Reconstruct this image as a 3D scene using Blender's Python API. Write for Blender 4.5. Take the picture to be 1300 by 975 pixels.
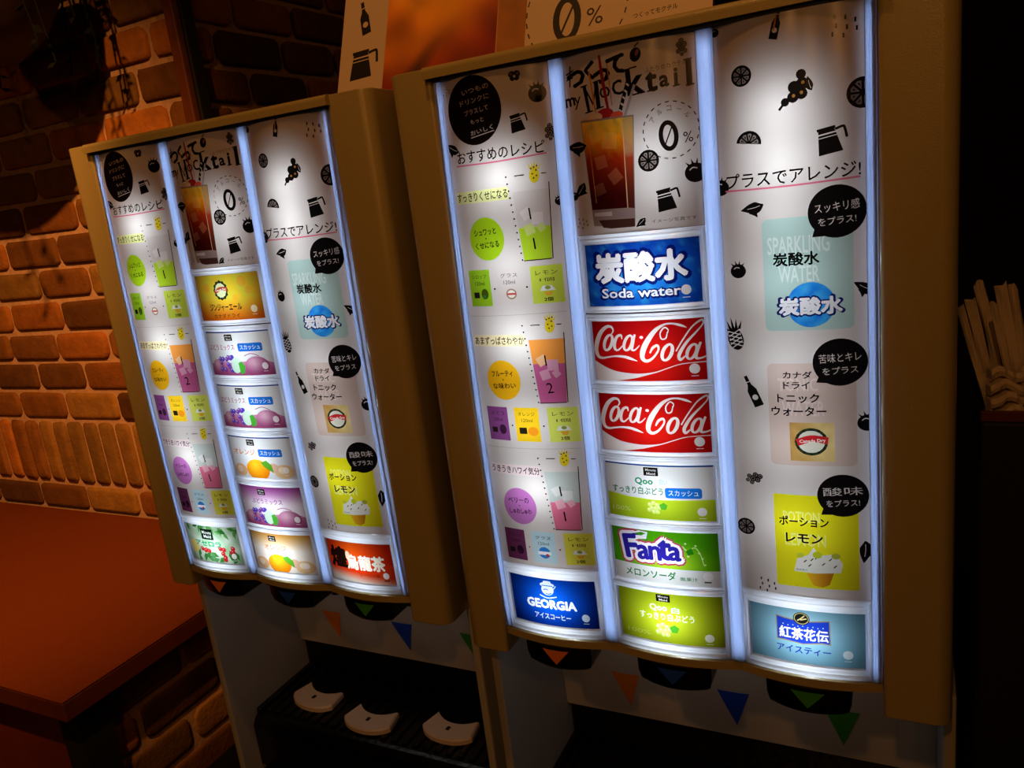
import bpy, bmesh, math, random
import numpy as np
from mathutils import Vector, Matrix
from mathutils.geometry import delaunay_2d_cdt

random.seed(7)
scene = bpy.context.scene
for o in list(bpy.data.objects):
    bpy.data.objects.remove(o)
COL = scene.collection

# ------------------------------------------------------------------ camera
CAM_POS = Vector((0.4245, -0.7264, -0.1134))
YAW, PITCH, ROLL, FPX = 0.4812, -0.2384, -0.1225, 1002.2
cy, sy, cp, sp = math.cos(YAW), math.sin(YAW), math.cos(PITCH), math.sin(PITCH)
fwd = Vector((-sy * cp, cy * cp, sp))
r0 = Vector((cy, sy, 0)); u0 = r0.cross(fwd)
right = math.cos(ROLL) * r0 + math.sin(ROLL) * u0
up = -math.sin(ROLL) * r0 + math.cos(ROLL) * u0
cam_data = bpy.data.cameras.new('camera')
cam = bpy.data.objects.new('camera', cam_data); COL.objects.link(cam)
m = Matrix((right, up, -fwd)).transposed().to_4x4(); m.translation = CAM_POS
cam.matrix_world = m
cam_data.sensor_fit = 'HORIZONTAL'; cam_data.sensor_width = 36.0
cam_data.lens = FPX / 1300 * 36.0
cam_data.clip_start = 0.02
scene.camera = cam

# ------------------------------------------------------------------ exposure, world, lamps of the room and added fills
scene.view_settings.view_transform = 'Standard'
scene.view_settings.look = 'None'
scene.view_settings.gamma = 1.0
scene.view_settings.use_curve_mapping = False
scene.view_settings.exposure = 0.0
world = bpy.data.worlds.new('dim_room'); scene.world = world
world.use_nodes = True
world.node_tree.nodes['Background'].inputs[0].default_value = (1.0, 0.90, 0.80, 1)
world.node_tree.nodes['Background'].inputs[1].default_value = 0.012

WARM = (1.0, 0.40, 0.095)

def spot(name, loc, target, power, angle, blend=0.4, size=0.03, color=WARM):
    l = bpy.data.lights.new(name, 'SPOT'); l.energy = power; l.color = color
    l.spot_size = math.radians(angle); l.spot_blend = blend; l.shadow_soft_size = size
    o = bpy.data.objects.new(name, l); COL.objects.link(o)
    o.location = loc
    o.rotation_euler = (Vector(target) - Vector(loc)).to_track_quat('-Z', 'Y').to_euler()
    return o

spot('ceiling_spot_over_board', (0.10, -0.42, 1.03), (0.0, 0.17, 0.05), 13, 60, 0.7)
spot('ceiling_spot_over_machines', (0.35, -1.7, 1.03), (0.0, 0.0, -0.30), 16, 50, 0.7)
spot('ceiling_spot_over_bricks', (-0.25, -0.75, 1.03), (-1.92, 0.46, -0.80), 270, 58, 1.0, 0.018)
for i, (x, y, p) in enumerate([(0.9, -3.2, 5), (0.0, -4.4, 6), (1.6, -4.6, 6), (0.75, -5.6, 8), (2.1, -6.0, 8)]):
    spot('downlight_and_fill', (x, y, 1.03), (x * 0.8 + 0.1, y + 1.5, -0.4), p, 120, 0.8, 0.016)

spot('passage_fill_spot', (0.5, 1.3, 1.03), (-0.95, 0.85, 0.1), 2.2, 42, 0.9, 0.03)  # added weak fill to lift the return wall bricks, no fitting known there
spot('downlight_and_fill', (-0.7, -2.9, 1.03), (-1.6, 0.6, -0.1), 16, 70, 0.9, 0.05)  # added broad warm fill that lifts the shadow on the brick wall

LED_COLOR = (0.86, 0.93, 1.0)
LED = 0.066         # watts of one panel lamp

# ------------------------------------------------------------------ helpers
def lin(c):
    r = []
    for v in c[:3]:
        v = max(0.0, min(1.0, v / 255.0))
        r.append(v / 12.92 if v <= 0.04045 else ((v + 0.055) / 1.055) ** 2.4)
    return tuple(r)

def link(name, mesh, parent=None, label=None):
    o = bpy.data.objects.new(name, mesh); COL.objects.link(o)
    if parent: o.parent = parent
    if label: o['label'] = label
    return o

def thing(name, label, cat, loc=(0, 0, 0), group=None):
    o = bpy.data.objects.new(name, None); COL.objects.link(o)
    o.empty_display_size = 0.05
    o.location = loc; o['label'] = label; o['category'] = cat
    if group: o['group'] = group
    return o

def tag(o, label, cat, group=None):
    o['label'] = label; o['category'] = cat
    if group: o['group'] = group
    return o

def struct(o):
    o['kind'] = 'structure'
    return o

def mesh_from(bm, name, mat=None, smooth=False):
    bmesh.ops.recalc_face_normals(bm, faces=bm.faces)
    me = bpy.data.meshes.new(name); bm.to_mesh(me); bm.free()
    if mat: me.materials.append(mat)
    if smooth:
        for p in me.polygons: p.use_smooth = True
    return me

def box_bm(bm, x0, x1, y0, y1, z0, z1, bev=0.0, seg=2):
    g = bmesh.ops.create_cube(bm, size=1.0)
    vs = g['verts']
    for v in vs:
        v.co = Vector(((x0 + x1) / 2 + v.co.x * (x1 - x0), (y0 + y1) / 2 + v.co.y * (y1 - y0), (z0 + z1) / 2 + v.co.z * (z1 - z0)))
    if bev > 0:
        es = {e for v in vs for e in v.link_edges}
        bmesh.ops.bevel(bm, geom=list(es), offset=bev, segments=seg, profile=0.5, affect='EDGES', clamp_overlap=True)

def box(name, x0, x1, y0, y1, z0, z1, mat, bev=0.0, seg=2, smooth=False):
    bm = bmesh.new(); box_bm(bm, x0, x1, y0, y1, z0, z1, bev, seg)
    return mesh_from(bm, name, mat, smooth)

def prism_bm(bm, pts, axis, a, b):
    """closed outline (list of 2D points) extruded along an axis between a and b"""
    def P(p, t):
        if axis == 'z': return (p[0], p[1], t)
        if axis == 'y': return (p[0], t, p[1])
        return (t, p[0], p[1])
    v0 = [bm.verts.new(P(p, a)) for p in pts]; v1 = [bm.verts.new(P(p, b)) for p in pts]
    bm.faces.new(v0); bm.faces.new(list(reversed(v1)))
    n = len(pts)
    for i in range(n):
        bm.faces.new((v0[i], v0[(i + 1) % n], v1[(i + 1) % n], v1[i]))

def tube_bm(bm, pts, r, seg=8, cap=True):
    pts = [Vector(p) for p in pts]
    rings = []
    for i, p in enumerate(pts):
        t = (pts[min(i + 1, len(pts) - 1)] - pts[max(i - 1, 0)]).normalized()
        a = t.cross(Vector((0, 0, 1)))
        if a.length < 1e-3: a = t.cross(Vector((1, 0, 0)))
        a.normalize(); b = t.cross(a)
        rr = r[i] if isinstance(r, (list, tuple)) else r
        rings.append([bm.verts.new(p + (a * math.cos(k * 2 * math.pi / seg) + b * math.sin(k * 2 * math.pi / seg)) * rr) for k in range(seg)])
    for A, B in zip(rings, rings[1:]):
        for k in range(seg):
            bm.faces.new((A[k], A[(k + 1) % seg], B[(k + 1) % seg], B[k]))
    if cap:
        bm.faces.new(list(reversed(rings[0]))); bm.faces.new(rings[-1])

# ------------------------------------------------------------------ materials
def new_mat(name):
    mt = bpy.data.materials.new(name); mt.use_nodes = True
    nt = mt.node_tree
    for n in list(nt.nodes): nt.nodes.remove(n)
    out = nt.nodes.new('ShaderNodeOutputMaterial')
    return mt, nt, out

def plain(name, col, rough=0.5, metal=0.0, noise=0.0, nscale=30, bump=0.0, bscale=200, spec=0.5, col2=None):
    mt, nt, out = new_mat(name)
    b = nt.nodes.new('ShaderNodeBsdfPrincipled')
    b.inputs['Base Color'].default_value = (*lin(col), 1)
    b.inputs['Roughness'].default_value = rough
    b.inputs['Metallic'].default_value = metal
    b.inputs['Specular IOR Level'].default_value = spec
    tc = nt.nodes.new('ShaderNodeTexCoord')
    if noise or col2:
        n = nt.nodes.new('ShaderNodeTexNoise'); n.inputs['Scale'].default_value = nscale
        n.inputs['Detail'].default_value = 5
        nt.links.new(tc.outputs['Object'], n.inputs['Vector'])
        r = nt.nodes.new('ShaderNodeValToRGB')
        a = lin(col); c2 = lin(col2) if col2 else tuple(v * (1 - noise) for v in a)
        r.color_ramp.elements[0].position = 0.3; r.color_ramp.elements[1].position = 0.7
        r.color_ramp.elements[0].color = (*c2, 1); r.color_ramp.elements[1].color = (*a, 1)
        nt.links.new(n.outputs['Fac'], r.inputs['Fac'])
        nt.links.new(r.outputs['Color'], b.inputs['Base Color'])
    if bump:
        n2 = nt.nodes.new('ShaderNodeTexNoise'); n2.inputs['Scale'].default_value = bscale
        nt.links.new(tc.outputs['Object'], n2.inputs['Vector'])
        bp = nt.nodes.new('ShaderNodeBump'); bp.inputs['Strength'].default_value = bump
        bp.inputs['Distance'].default_value = 0.002
        nt.links.new(n2.outputs['Fac'], bp.inputs['Height'])
        nt.links.new(bp.outputs['Normal'], b.inputs['Normal'])
    nt.links.new(b.outputs[0], out.inputs[0])
    return mt

def film(name, gloss_rough=0.16, translucency=0.46):
    """printed backlit film: the ink colour filters the lamps behind, a clear coat reflects the room"""
    mt, nt, out = new_mat(name)
    at = nt.nodes.new('ShaderNodeAttribute'); at.attribute_name = 'ink'
    d = nt.nodes.new('ShaderNodeBsdfDiffuse'); t = nt.nodes.new('ShaderNodeBsdfTranslucent')
    g = nt.nodes.new('ShaderNodeBsdfGlossy'); g.inputs['Roughness'].default_value = gloss_rough
    m1 = nt.nodes.new('ShaderNodeMixShader'); m1.inputs[0].default_value = translucency
    m2 = nt.nodes.new('ShaderNodeMixShader')
    fr = nt.nodes.new('ShaderNodeFresnel'); fr.inputs['IOR'].default_value = 1.45
    nt.links.new(at.outputs['Color'], d.inputs['Color']); nt.links.new(at.outputs['Color'], t.inputs['Color'])
    nt.links.new(d.outputs[0], m1.inputs[1]); nt.links.new(t.outputs[0], m1.inputs[2])
    nt.links.new(fr.outputs[0], m2.inputs[0]); nt.links.new(m1.outputs[0], m2.inputs[1]); nt.links.new(g.outputs[0], m2.inputs[2])
    nt.links.new(m2.outputs[0], out.inputs[0])
    return mt

def acrylic(name, col, scale, bump, stretch=(1, 1, 1), trans=0.75):
    """milky edge-lit acrylic with fine flutes"""
    mt, nt, out = new_mat(name)
    d = nt.nodes.new('ShaderNodeBsdfDiffuse'); t = nt.nodes.new('ShaderNodeBsdfTranslucent')
    g = nt.nodes.new('ShaderNodeBsdfGlossy'); g.inputs['Roughness'].default_value = 0.2
    for n in (d, t): n.inputs['Color'].default_value = (*lin(col), 1)
    tc = nt.nodes.new('ShaderNodeTexCoord')
    mp = nt.nodes.new('ShaderNodeMapping'); mp.inputs['Scale'].default_value = stretch
    w = nt.nodes.new('ShaderNodeTexNoise'); w.inputs['Scale'].default_value = scale
    w.inputs['Detail'].default_value = 2
    bp = nt.nodes.new('ShaderNodeBump'); bp.inputs['Strength'].default_value = bump; bp.inputs['Distance'].default_value = 0.004
    nt.links.new(tc.outputs['Object'], mp.inputs[0]); nt.links.new(mp.outputs[0], w.inputs['Vector'])
    nt.links.new(w.outputs['Fac'], bp.inputs['Height'])
    for n in (d, t, g): nt.links.new(bp.outputs[0], n.inputs['Normal'])
    m1 = nt.nodes.new('ShaderNodeMixShader'); m1.inputs[0].default_value = trans
    m2 = nt.nodes.new('ShaderNodeMixShader'); m2.inputs[0].default_value = 0.06
    nt.links.new(d.outputs[0], m1.inputs[1]); nt.links.new(t.outputs[0], m1.inputs[2])
    nt.links.new(m1.outputs[0], m2.inputs[1]); nt.links.new(g.outputs[0], m2.inputs[2])
    nt.links.new(m2.outputs[0], out.inputs[0])
    return mt

def inked(name, rough=0.6):
    mt, nt, out = new_mat(name)
    at = nt.nodes.new('ShaderNodeAttribute'); at.attribute_name = 'ink'
    b = nt.nodes.new('ShaderNodeBsdfPrincipled'); b.inputs['Roughness'].default_value = rough
    nt.links.new(at.outputs['Color'], b.inputs['Base Color']); nt.links.new(b.outputs[0], out.inputs[0])
    return mt

M = {}
M['film'] = film('backlit_printed_film')
M['acrylic_blue'] = acrylic('blue_white_acrylic', (214, 226, 255), 120, 0.25, (1, 1, 0.35), .9)
M['acrylic_white'] = acrylic('clear_white_acrylic', (240, 245, 255), 90, 0.4, (.5, 1, 1.6), .9)
M['plastic'] = plain('beige_plastic', (172, 158, 108), 0.25, noise=0.06, nscale=400, bump=0.08, bscale=900)
M['white_box'] = plain('grey_lightbox_plastic', (70, 70, 74), 0.6, noise=0.03)
M['grey'] = plain('pale_grey_plastic', (176, 176, 176), 0.45, noise=0.1, nscale=12)
M['splash'] = plain('white_splash_plastic', (186, 186, 186), 0.22, noise=0.12, nscale=9)
M['black'] = plain('black_plastic', (9, 9, 10), 0.3, noise=0.2, nscale=60)
M['tray'] = plain('wet_black_tray_plastic', (8, 8, 9), 0.25, bump=0.5, bscale=90)
M['dark_slot'] = plain('dark_slot_plastic', (14, 14, 18), 0.5, noise=0.2)
M['guide'] = plain('cream_plastic', (232, 214, 196), 0.35, noise=0.05, nscale=60)
M['orange'] = plain('orange_sticker', (236, 132, 34), 0.5, noise=0.05)
M['blue'] = plain('blue_sticker', (24, 74, 214), 0.5, noise=0.05)
M['green'] = plain('green_sticker', (60, 150, 24), 0.5, noise=0.05)
M['print'] = inked('printed_card')
M['paper'] = plain('white_paper', (214, 196, 176), 0.8, noise=0.12, nscale=60, bump=0.3, bscale=160)
M['black_matt'] = plain('matt_black', (10, 9, 9), 0.7, noise=0.3, nscale=20)
M['counter'] = plain('orange_brown_laminate', (114, 54, 20), 0.5, col2=(104, 48, 17), nscale=260, spec=0.25)
M['counter_edge'] = plain('dark_brown_edge', (92, 40, 22), 0.5, noise=0.2, nscale=40)
M['dark_red'] = plain('dark_red_panel', (96, 30, 16), 0.6, noise=0.2, nscale=20)
M['wood'] = plain('brown_stained_wood', (112, 58, 26), 0.55, noise=0.35, nscale=25)
M['mortar'] = plain('sandy_mortar', (196, 156, 124), 0.9, noise=0.25, nscale=60, bump=0.6, bscale=120)
M['dark_wall'] = plain('dark_brown_wall', (26, 16, 12), 0.8, noise=0.3, nscale=6)
M['floor'] = plain('dark_floor', (40, 26, 20), 0.5, noise=0.3, nscale=8)
M['ceiling'] = plain('dark_ceiling', (34, 26, 22), 0.8, noise=0.2, nscale=5)
M['leaf'] = plain('dark_green_leaf', (16, 18, 8), 0.9, noise=0.4, nscale=30, spec=0.05)
M['pot'] = plain('dark_brown_pot', (40, 20, 12), 0.6, noise=0.3, nscale=20)

def brick_mat():
    mt, nt, out = new_mat('tumbled_red_brick')
    b = nt.nodes.new('ShaderNodeBsdfPrincipled'); b.inputs['Roughness'].default_value = 0.85
    b.inputs['Specular IOR Level'].default_value = 0.2
    at = nt.nodes.new('ShaderNodeAttribute'); at.attribute_name = 'ink'
    tc = nt.nodes.new('ShaderNodeTexCoord')
    n = nt.nodes.new('ShaderNodeTexNoise'); n.inputs['Scale'].default_value = 22; n.inputs['Detail'].default_value = 8
    n.inputs['Roughness'].default_value = 0.65
    nt.links.new(tc.outputs['Object'], n.inputs['Vector'])
    r = nt.nodes.new('ShaderNodeValToRGB')
    r.color_ramp.elements[0].position = 0.3; r.color_ramp.elements[0].color = (0.62, 0.6, 0.58, 1)
    r.color_ramp.elements[1].position = 0.72; r.color_ramp.elements[1].color = (1.05, 1.05, 1.05, 1)
    nt.links.new(n.outputs['Fac'], r.inputs['Fac'])
    mx = nt.nodes.new('ShaderNodeMix'); mx.data_type = 'RGBA'; mx.blend_type = 'MULTIPLY'
    mx.inputs[0].default_value = 1.0
    nt.links.new(at.outputs['Color'], mx.inputs[6]); nt.links.new(r.outputs['Color'], mx.inputs[7])
    nt.links.new(mx.outputs[2], b.inputs['Base Color'])
    n2 = nt.nodes.new('ShaderNodeTexNoise'); n2.inputs['Scale'].default_value = 110; n2.inputs['Detail'].default_value = 6
    nt.links.new(tc.outputs['Object'], n2.inputs['Vector'])
    bp = nt.nodes.new('ShaderNodeBump'); bp.inputs['Strength'].default_value = 0.6; bp.inputs['Distance'].default_value = 0.003
    nt.links.new(n2.outputs['Fac'], bp.inputs['Height']); nt.links.new(bp.outputs[0], b.inputs['Normal'])
    nt.links.new(b.outputs[0], out.inputs[0])
    return mt
M['brick'] = brick_mat()

# ------------------------------------------------------------------ brick walls (rounded bricks on a mortar bed)
BRICKS = [(170, 106, 44), (156, 96, 40), (146, 106, 50), (132, 86, 38), (174, 110, 46), (112, 72, 34), (152, 112, 54), (122, 78, 34)]

def brick_mesh(name, rects, to3d, relief=1.0):
    """rects: (a0, a1, z0, z1) on the wall plane, to3d(a, z, outward) -> point"""
    bm = bmesh.new(); cols = []
    def P(a, z, o): return bm.verts.new(to3d(a, z, o))
    for (a0, a1, z0, z1) in rects:
        w, h = a1 - a0, z1 - z0
        if w < 0.012 or h < 0.012: continue
        r = min(w, h) * random.uniform(0.16, 0.30)
        out = []
        for (cxx, czz, s) in ((a1 - r, z1 - r, 0), (a0 + r, z1 - r, 1), (a0 + r, z0 + r, 2), (a1 - r, z0 + r, 3)):
            for k in range(4):
                t = (s + k / 3.0) * math.pi / 2
                out.append((cxx + math.cos(t) * r + random.uniform(-1, 1) * 0.0018, czz + math.sin(t) * r + random.uniform(-1, 1) * 0.0018))
        cx, cz = (a0 + a1) / 2, (z0 + z1) / 2
        bump = random.uniform(0.009, 0.013) * relief
        L = []
        for (ins, o) in ((0, -0.004), (0.0, bump * 0.55), (0.004, bump * 0.9), (0.010, bump)):
            f = 1 - 2 * ins / min(w, h) if ins else 1
            L.append([P(cx + (x - cx) * (1 - 2 * ins / w), cz + (z - cz) * f, o) for x, z in out])
        n = len(out); c = random.choice(BRICKS); k = random.uniform(0.8, 1.1); col = lin(tuple(v * k for v in c))
        for A, B in zip(L, L[1:]):
            for i in range(n):
                bm.faces.new((A[i], A[(i + 1) % n], B[(i + 1) % n], B[i])); cols.append(col)
        bm.faces.new(L[-1]); cols.append(col)
    me = bpy.data.meshes.new(name)
    bmesh.ops.recalc_face_normals(bm, faces=bm.faces)
    bm.faces.index_update()
    bm.to_mesh(me); bm.free()
    at = me.attributes.new('ink', 'FLOAT_COLOR', 'FACE')
    for i, c in enumerate(cols): at.data[i].color = (*c, 1)
    me.materials.append(M['brick'])
    for p in me.polygons: p.use_smooth = True
    return me

def courses(a0, a1, zlist, length, joint, seed):
    """running bond between listed mortar heights"""
    rnd = random.Random(seed); rects = []
    for i, (zt, zb) in enumerate(zip(zlist, zlist[1:])):
        soldier = (zt - zb) > 0.15
        L = 0.0665 if soldier else length
        x = a1 - (0 if soldier else (rnd.uniform(0.25, 0.45) if i % 2 else rnd.uniform(0.75, 0.95)) * L)
        xs = [a1]
        while x > a0:
            xs.append(x); x -= L * rnd.uniform(0.94, 1.06)
        xs.append(a0)
        for xr, xl in zip(xs, xs[1:]):
            rects.append((xl + joint / 2, xr - joint / 2, zb + joint / 2, zt - joint / 2))
    return rects

CEIL, FLOOR = 1.06, -1.65
YB = 0.60
WX = -0.925          # where the front brick wall ends
CTR = -0.852         # counter top
zs = [-0.855, -0.775, -0.582, -0.497, -0.414, -0.333, -0.248]
while zs[-1] < CEIL: zs.append(zs[-1] + 0.083)
zs = list(reversed(zs)); zs[0] = CEIL
# the wall behind the counter, with mortar bed
bm = bmesh.new(); box_bm(bm, -3.2, WX - 0.1202, YB + 0.008, YB + 0.10, FLOOR, CEIL)
w = struct(link('wall_back', mesh_from(bm, 'wall_back', M['mortar'])))
fb = link('brick_facing', brick_mesh('brick_facing', courses(-3.2, WX - 0.03, zs, 0.208, 0.014, 3), lambda a, z, o: (a, YB + 0.008 - o, z)), w)
# wooden corner trim and the brick wall that runs on behind it
tr = struct(link('trim_1', box('trim_1', WX - 0.030, WX - 0.002, YB - 0.030, YB - 0.012, CTR + .0005, CEIL, M['wood'], 0.003)))
tr2 = struct(link('trim_2', box('trim_2', WX - 0.0245, WX + 0.004, YB - 0.0118, YB + 0.020, CTR + .0005, CEIL, M['black_matt'], 0.003)))
zr = [z - 0.02 for z in zs]; zr[0] = CEIL
while zr[-1] > FLOOR: zr.append(zr[-1] - 0.083)
zr[-1] = FLOOR
w2 = struct(link('wall_left_return', box('wall_left_return', WX - 0.12, WX - 0.025, YB + 0.008, 2.2, FLOOR, CEIL, M['mortar'])))
link('brick_facing', brick_mesh('brick_facing_return', courses(YB + 0.024, 2.2, zr, 0.208, 0.014, 9), lambda a, z, o: (WX - 0.025 + o, a, z)), w2)
# dark room shell
struct(link('floor', box('floor', -3.3, 2.7, -6.6, 2.3, FLOOR - 0.05, FLOOR, M['floor'])))
struct(link('ceiling', box('ceiling', -3.3, 2.7, -6.6, 2.3, CEIL, CEIL + 0.05, M['ceiling'])))
struct(link('wall_far', box('wall_far', -1.05, 2.7, 2.2, 2.3, FLOOR, CEIL, M['dark_wall'])))
struct(link('wall_right', box('wall_right', 2.6, 2.7, -6.6, 2.2, FLOOR, CEIL, M['dark_wall'])))
struct(link('wall_left', box('wall_left', -3.3, -3.2, -6.6, 0.7, FLOOR, CEIL, M['dark_wall'])))
struct(link('wall_front', box('wall_front', -3.2, 2.6, -6.6, -6.5, FLOOR, CEIL, M['dark_wall'])))

# ------------------------------------------------------------------ the side counter at the left
ct = thing('counter', 'orange brown laminate counter with a brick end in front of the brick wall', 'counter', (-2.0, 0.3, FLOOR))
def world_child(name, mesh, parent):
    o = link(name, mesh, parent); o.matrix_parent_inverse = Matrix.Translation(-Vector(parent.location)); return o
CX = -0.846
bm = bmesh.new(); box_bm(bm, -3.18, CX, -0.055, YB - 0.008, CTR - 0.004, CTR, 0.0015, 1)
world_child('counter_top', mesh_from(bm, 'counter_top', M['counter']), ct)
world_child('edge_band', box('edge_band', -3.18, CX, -0.055, YB - 0.008, CTR - 0.040, CTR - 0.0042, M['counter_edge'], 0.002), ct)
world_child('corner_post', box('corner_post', CX - 0.075, CX - 0.02, -0.030, 0.03, FLOOR, CTR - 0.0402, M['black_matt'], 0.003), ct)
world_child('front_panel', box('front_panel', -3.18, CX - 0.076, -0.022, 0.0, FLOOR, CTR - 0.0402, M['dark_red'], 0.002), ct)
zc = [CTR - 0.045 - 0.083 * i for i in range(10)]; zc[-1] = FLOOR
be = world_child('brick_end', box('brick_end', -3.18, CX - 0.05, 0.035, YB - 0.008, FLOOR, CTR - 0.0402, M['mortar']), ct)
be2 = link('brick_facing', brick_mesh('brick_facing_end', courses(0.035, YB - 0.01, zc, 0.208, 0.016, 14), lambda a, z, o: (CX - 0.05 + o, a, z), .5), be)

# ------------------------------------------------------------------ flat art, cut as one sheet of coloured faces
_TXT = {}
def text_tris(s, off):
    key = (s, round(off, 3))
    if key not in _TXT:
        c = bpy.data.curves.new('lettering', 'FONT'); c.body = s; c.size = 1.0; c.resolution_u = 2; c.offset = off
        o = bpy.data.objects.new('lettering', c); me = o.to_mesh()
        vs = [(v.co.x, v.co.y) for v in me.vertices]; fs = [tuple(p.vertices) for p in me.polygons]
        o.to_mesh_clear(); bpy.data.objects.remove(o); bpy.data.curves.remove(c)
        _TXT[key] = (vs, fs)
    return _TXT[key]

def catmull(pts, n=5):
    out = []
    for i in range(len(pts) - 1):
        p = [pts[max(i - 1, 0)], pts[i], pts[i + 1], pts[min(i + 2, len(pts) - 1)]]
        for k in range(n):
            t = k / n
            out.append(tuple(0.5 * (2 * p[1][d] + (p[2][d] - p[0][d]) * t + (2 * p[0][d] - 5 * p[1][d] + 4 * p[2][d] - p[3][d]) * t * t + (3 * p[1][d] - p[0][d] - 3 * p[2][d] + p[3][d]) * t ** 3) for d in range(len(pts[0]))))
    out.append(tuple(pts[-1]))
    return out

BLK = (16, 14, 14)
PAPER = (214, 208, 204)

class Art:
    """u to the right, v downwards, both in mm"""
    def __init__(self, u0, u1, v0, v1, base, step=7.0):
        self.V = []; self.F = []; self.C = []; self.ext = (u0, u1, v0, v1)
        nu = max(1, round((u1 - u0) / step)); nv = max(1, round((v1 - v0) / step))
        for j in range(nv + 1):
            for i in range(nu + 1): self.V.append((u0 + (u1 - u0) * i / nu, -(v0 + (v1 - v0) * j / nv)))
        for j in range(nv):
            for i in range(nu):
                a = j * (nu + 1) + i
                self.F.append((a, a + nu + 1, a + nu + 2, a + 1)); self.C.append(base)
        self.nbase = len(self.F)
    def face(self, pts, col):
        a = 0.0
        for (x, y), (x2, y2) in zip(pts, pts[1:] + pts[:1]): a += x * y2 - x2 * y
        if abs(a) < 1e-5: return
        n = len(self.V); self.V += [(p[0], p[1]) for p in pts]
        ids = list(range(n, n + len(pts)))
        if a < 0: ids.reverse()
        self.F.append(tuple(ids)); self.C.append(col)
    def poly(self, pts, col): self.face([(p[0], -p[1]) for p in pts], col)
    def ell(self, u, v, ru, rv, col, n=28, rot=0):
        c, s = math.cos(rot), math.sin(rot)
        self.poly([(u + ru * math.cos(k * 2 * math.pi / n) * c - rv * math.sin(k * 2 * math.pi / n) * s,
                    v + ru * math.cos(k * 2 * math.pi / n) * s + rv * math.sin(k * 2 * math.pi / n) * c) for k in range(n)], col)
    def rrect(self, a, b, c, d, r, col, n=4):
        pts = []
        for (x, y, s) in ((b - r, d - r, 0), (a + r, d - r, 1), (a + r, c + r, 2), (b - r, c + r, 3)):
            for k in range(n + 1):
                t = (s + k / n) * math.pi / 2; pts.append((x + r * math.cos(t), y + r * math.sin(t)))
        self.poly(pts, col)
    def line(self, pts, w, col, smooth=True, n=5):
        """ribbon along points (u, v[, width])"""
        P = [tuple(p) if len(p) == 3 else (p[0], p[1], w) for p in pts]
        if smooth and len(P) > 2: P = catmull(P, n)
        L, Rr = [], []
        for i, p in enumerate(P):
            a = P[max(i - 1, 0)]; b = P[min(i + 1, len(P) - 1)]
            dx, dy = b[0] - a[0], b[1] - a[1]; l = math.hypot(dx, dy) or 1
            nx, ny = -dy / l * p[2] / 2, dx / l * p[2] / 2
            L.append((p[0] + nx, p[1] + ny)); Rr.append((p[0] - nx, p[1] - ny))
        for i in range(len(P) - 1):
            for tri in ([L[i], L[i + 1], Rr[i]], [Rr[i], L[i + 1], Rr[i + 1]]): self.poly(tri, col)
    def ring(self, u, v, ru, rv, w, col, n=24, rot=0, dash=0):
        c, s = math.cos(rot), math.sin(rot)
        for k in range(n):
            if dash and k % 2: continue
            q = []
            for (t, f) in ((k, 1), (k + 1, 1), (k + 1, 0), (k, 0)):
                a = t * 2 * math.pi / n; x = (ru - (0 if f else w)) * math.cos(a); y = (rv - (0 if f else w)) * math.sin(a)
                q.append((u + x * c - y * s, v + x * s + y * c))
            self.poly(q, col)
    def text(self, s, u, v, w=None, h=None, col=BLK, bold=0.0, rot=0.0, shear=0.0):
        """centred on (u, v), fitted to width w and/or height h"""
        fat = bold if bold > (0.012 if any(ord(q) > 0x2E80 for q in s) else 0.034) else 0.0      # heavy lettering: the strokes are thickened by offset copies
        vs, fs = text_tris(s, 0.0 if fat else bold)
        if not vs: return
        x0 = min(p[0] for p in vs); x1 = max(p[0] for p in vs); y0 = min(p[1] for p in vs); y1 = max(p[1] for p in vs)
        sx = w / (x1 - x0) if w else None; sy_ = h / (y1 - y0) if h else None
        sx = sx or sy_; sy_ = sy_ or sx
        c, sn = math.cos(rot), math.sin(rot); pts = []
        nf = 0 if not fat else (6 if fat < 0.07 else 10)
        for k in range(max(1, nf)):
            pts = []
            ox = fat * 1.0 * math.cos(k * 2 * math.pi / nf + .3) if nf else 0; oy = fat * 1.0 * math.sin(k * 2 * math.pi / nf + .3) if nf else 0
            for x, y in vs:
                X = (x + ox - (x0 + x1) / 2) * sx; Y = (y + oy - (y0 + y1) / 2) * sy_; X += shear * Y
                pts.append((u + X * c - Y * sn, -v + X * sn + Y * c))
            for f in fs: self.face([pts[i] for i in f], col)
    def mesh(self, name, place, mat, flip=False):
        E = [(f[k], f[(k + 1) % len(f)]) for f in self.F for k in range(len(f))]
        Vo, Eo, Fo, ov, oe, of = delaunay_2d_cdt([Vector(p) for p in self.V], E, [], 0, 1e-4, False)
        V2 = np.array([(p[0], p[1]) for p in Vo])
        T = np.array([tuple(f) for f in Fo if len(f) == 3])
        cen = V2[T].mean(axis=1)
        order = np.argsort(cen[:, 0]); cx_ = cen[order, 0]; cy_ = cen[order, 1]
        top = np.full(len(T), -1)
        for fi, f in enumerate(self.F):          # the last shape laid down over a triangle gives its ink
            P = [self.V[i] for i in f]
            xs = [p[0] for p in P]; ys = [p[1] for p in P]
            lo = np.searchsorted(cx_, min(xs)); hi = np.searchsorted(cx_, max(xs))
            if hi <= lo: continue
            x = cx_[lo:hi]; y = cy_[lo:hi]
            ok = (y >= min(ys)) & (y <= max(ys))
            if not ok.any(): continue
            idx = np.nonzero(ok)[0]; x = x[idx]; y = y[idx]
            ins = np.zeros(len(idx), bool)
            for (x1, y1), (x2, y2) in zip(P, P[1:] + P[:1]):
                if y1 == y2: continue
                c = (y1 > y) != (y2 > y)
                ins ^= c & (x < (x2 - x1) * (y - y1) / (y2 - y1) + x1)
            top[order[lo + idx[ins]]] = fi
        u0, u1, v0, v1 = self.ext
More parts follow.
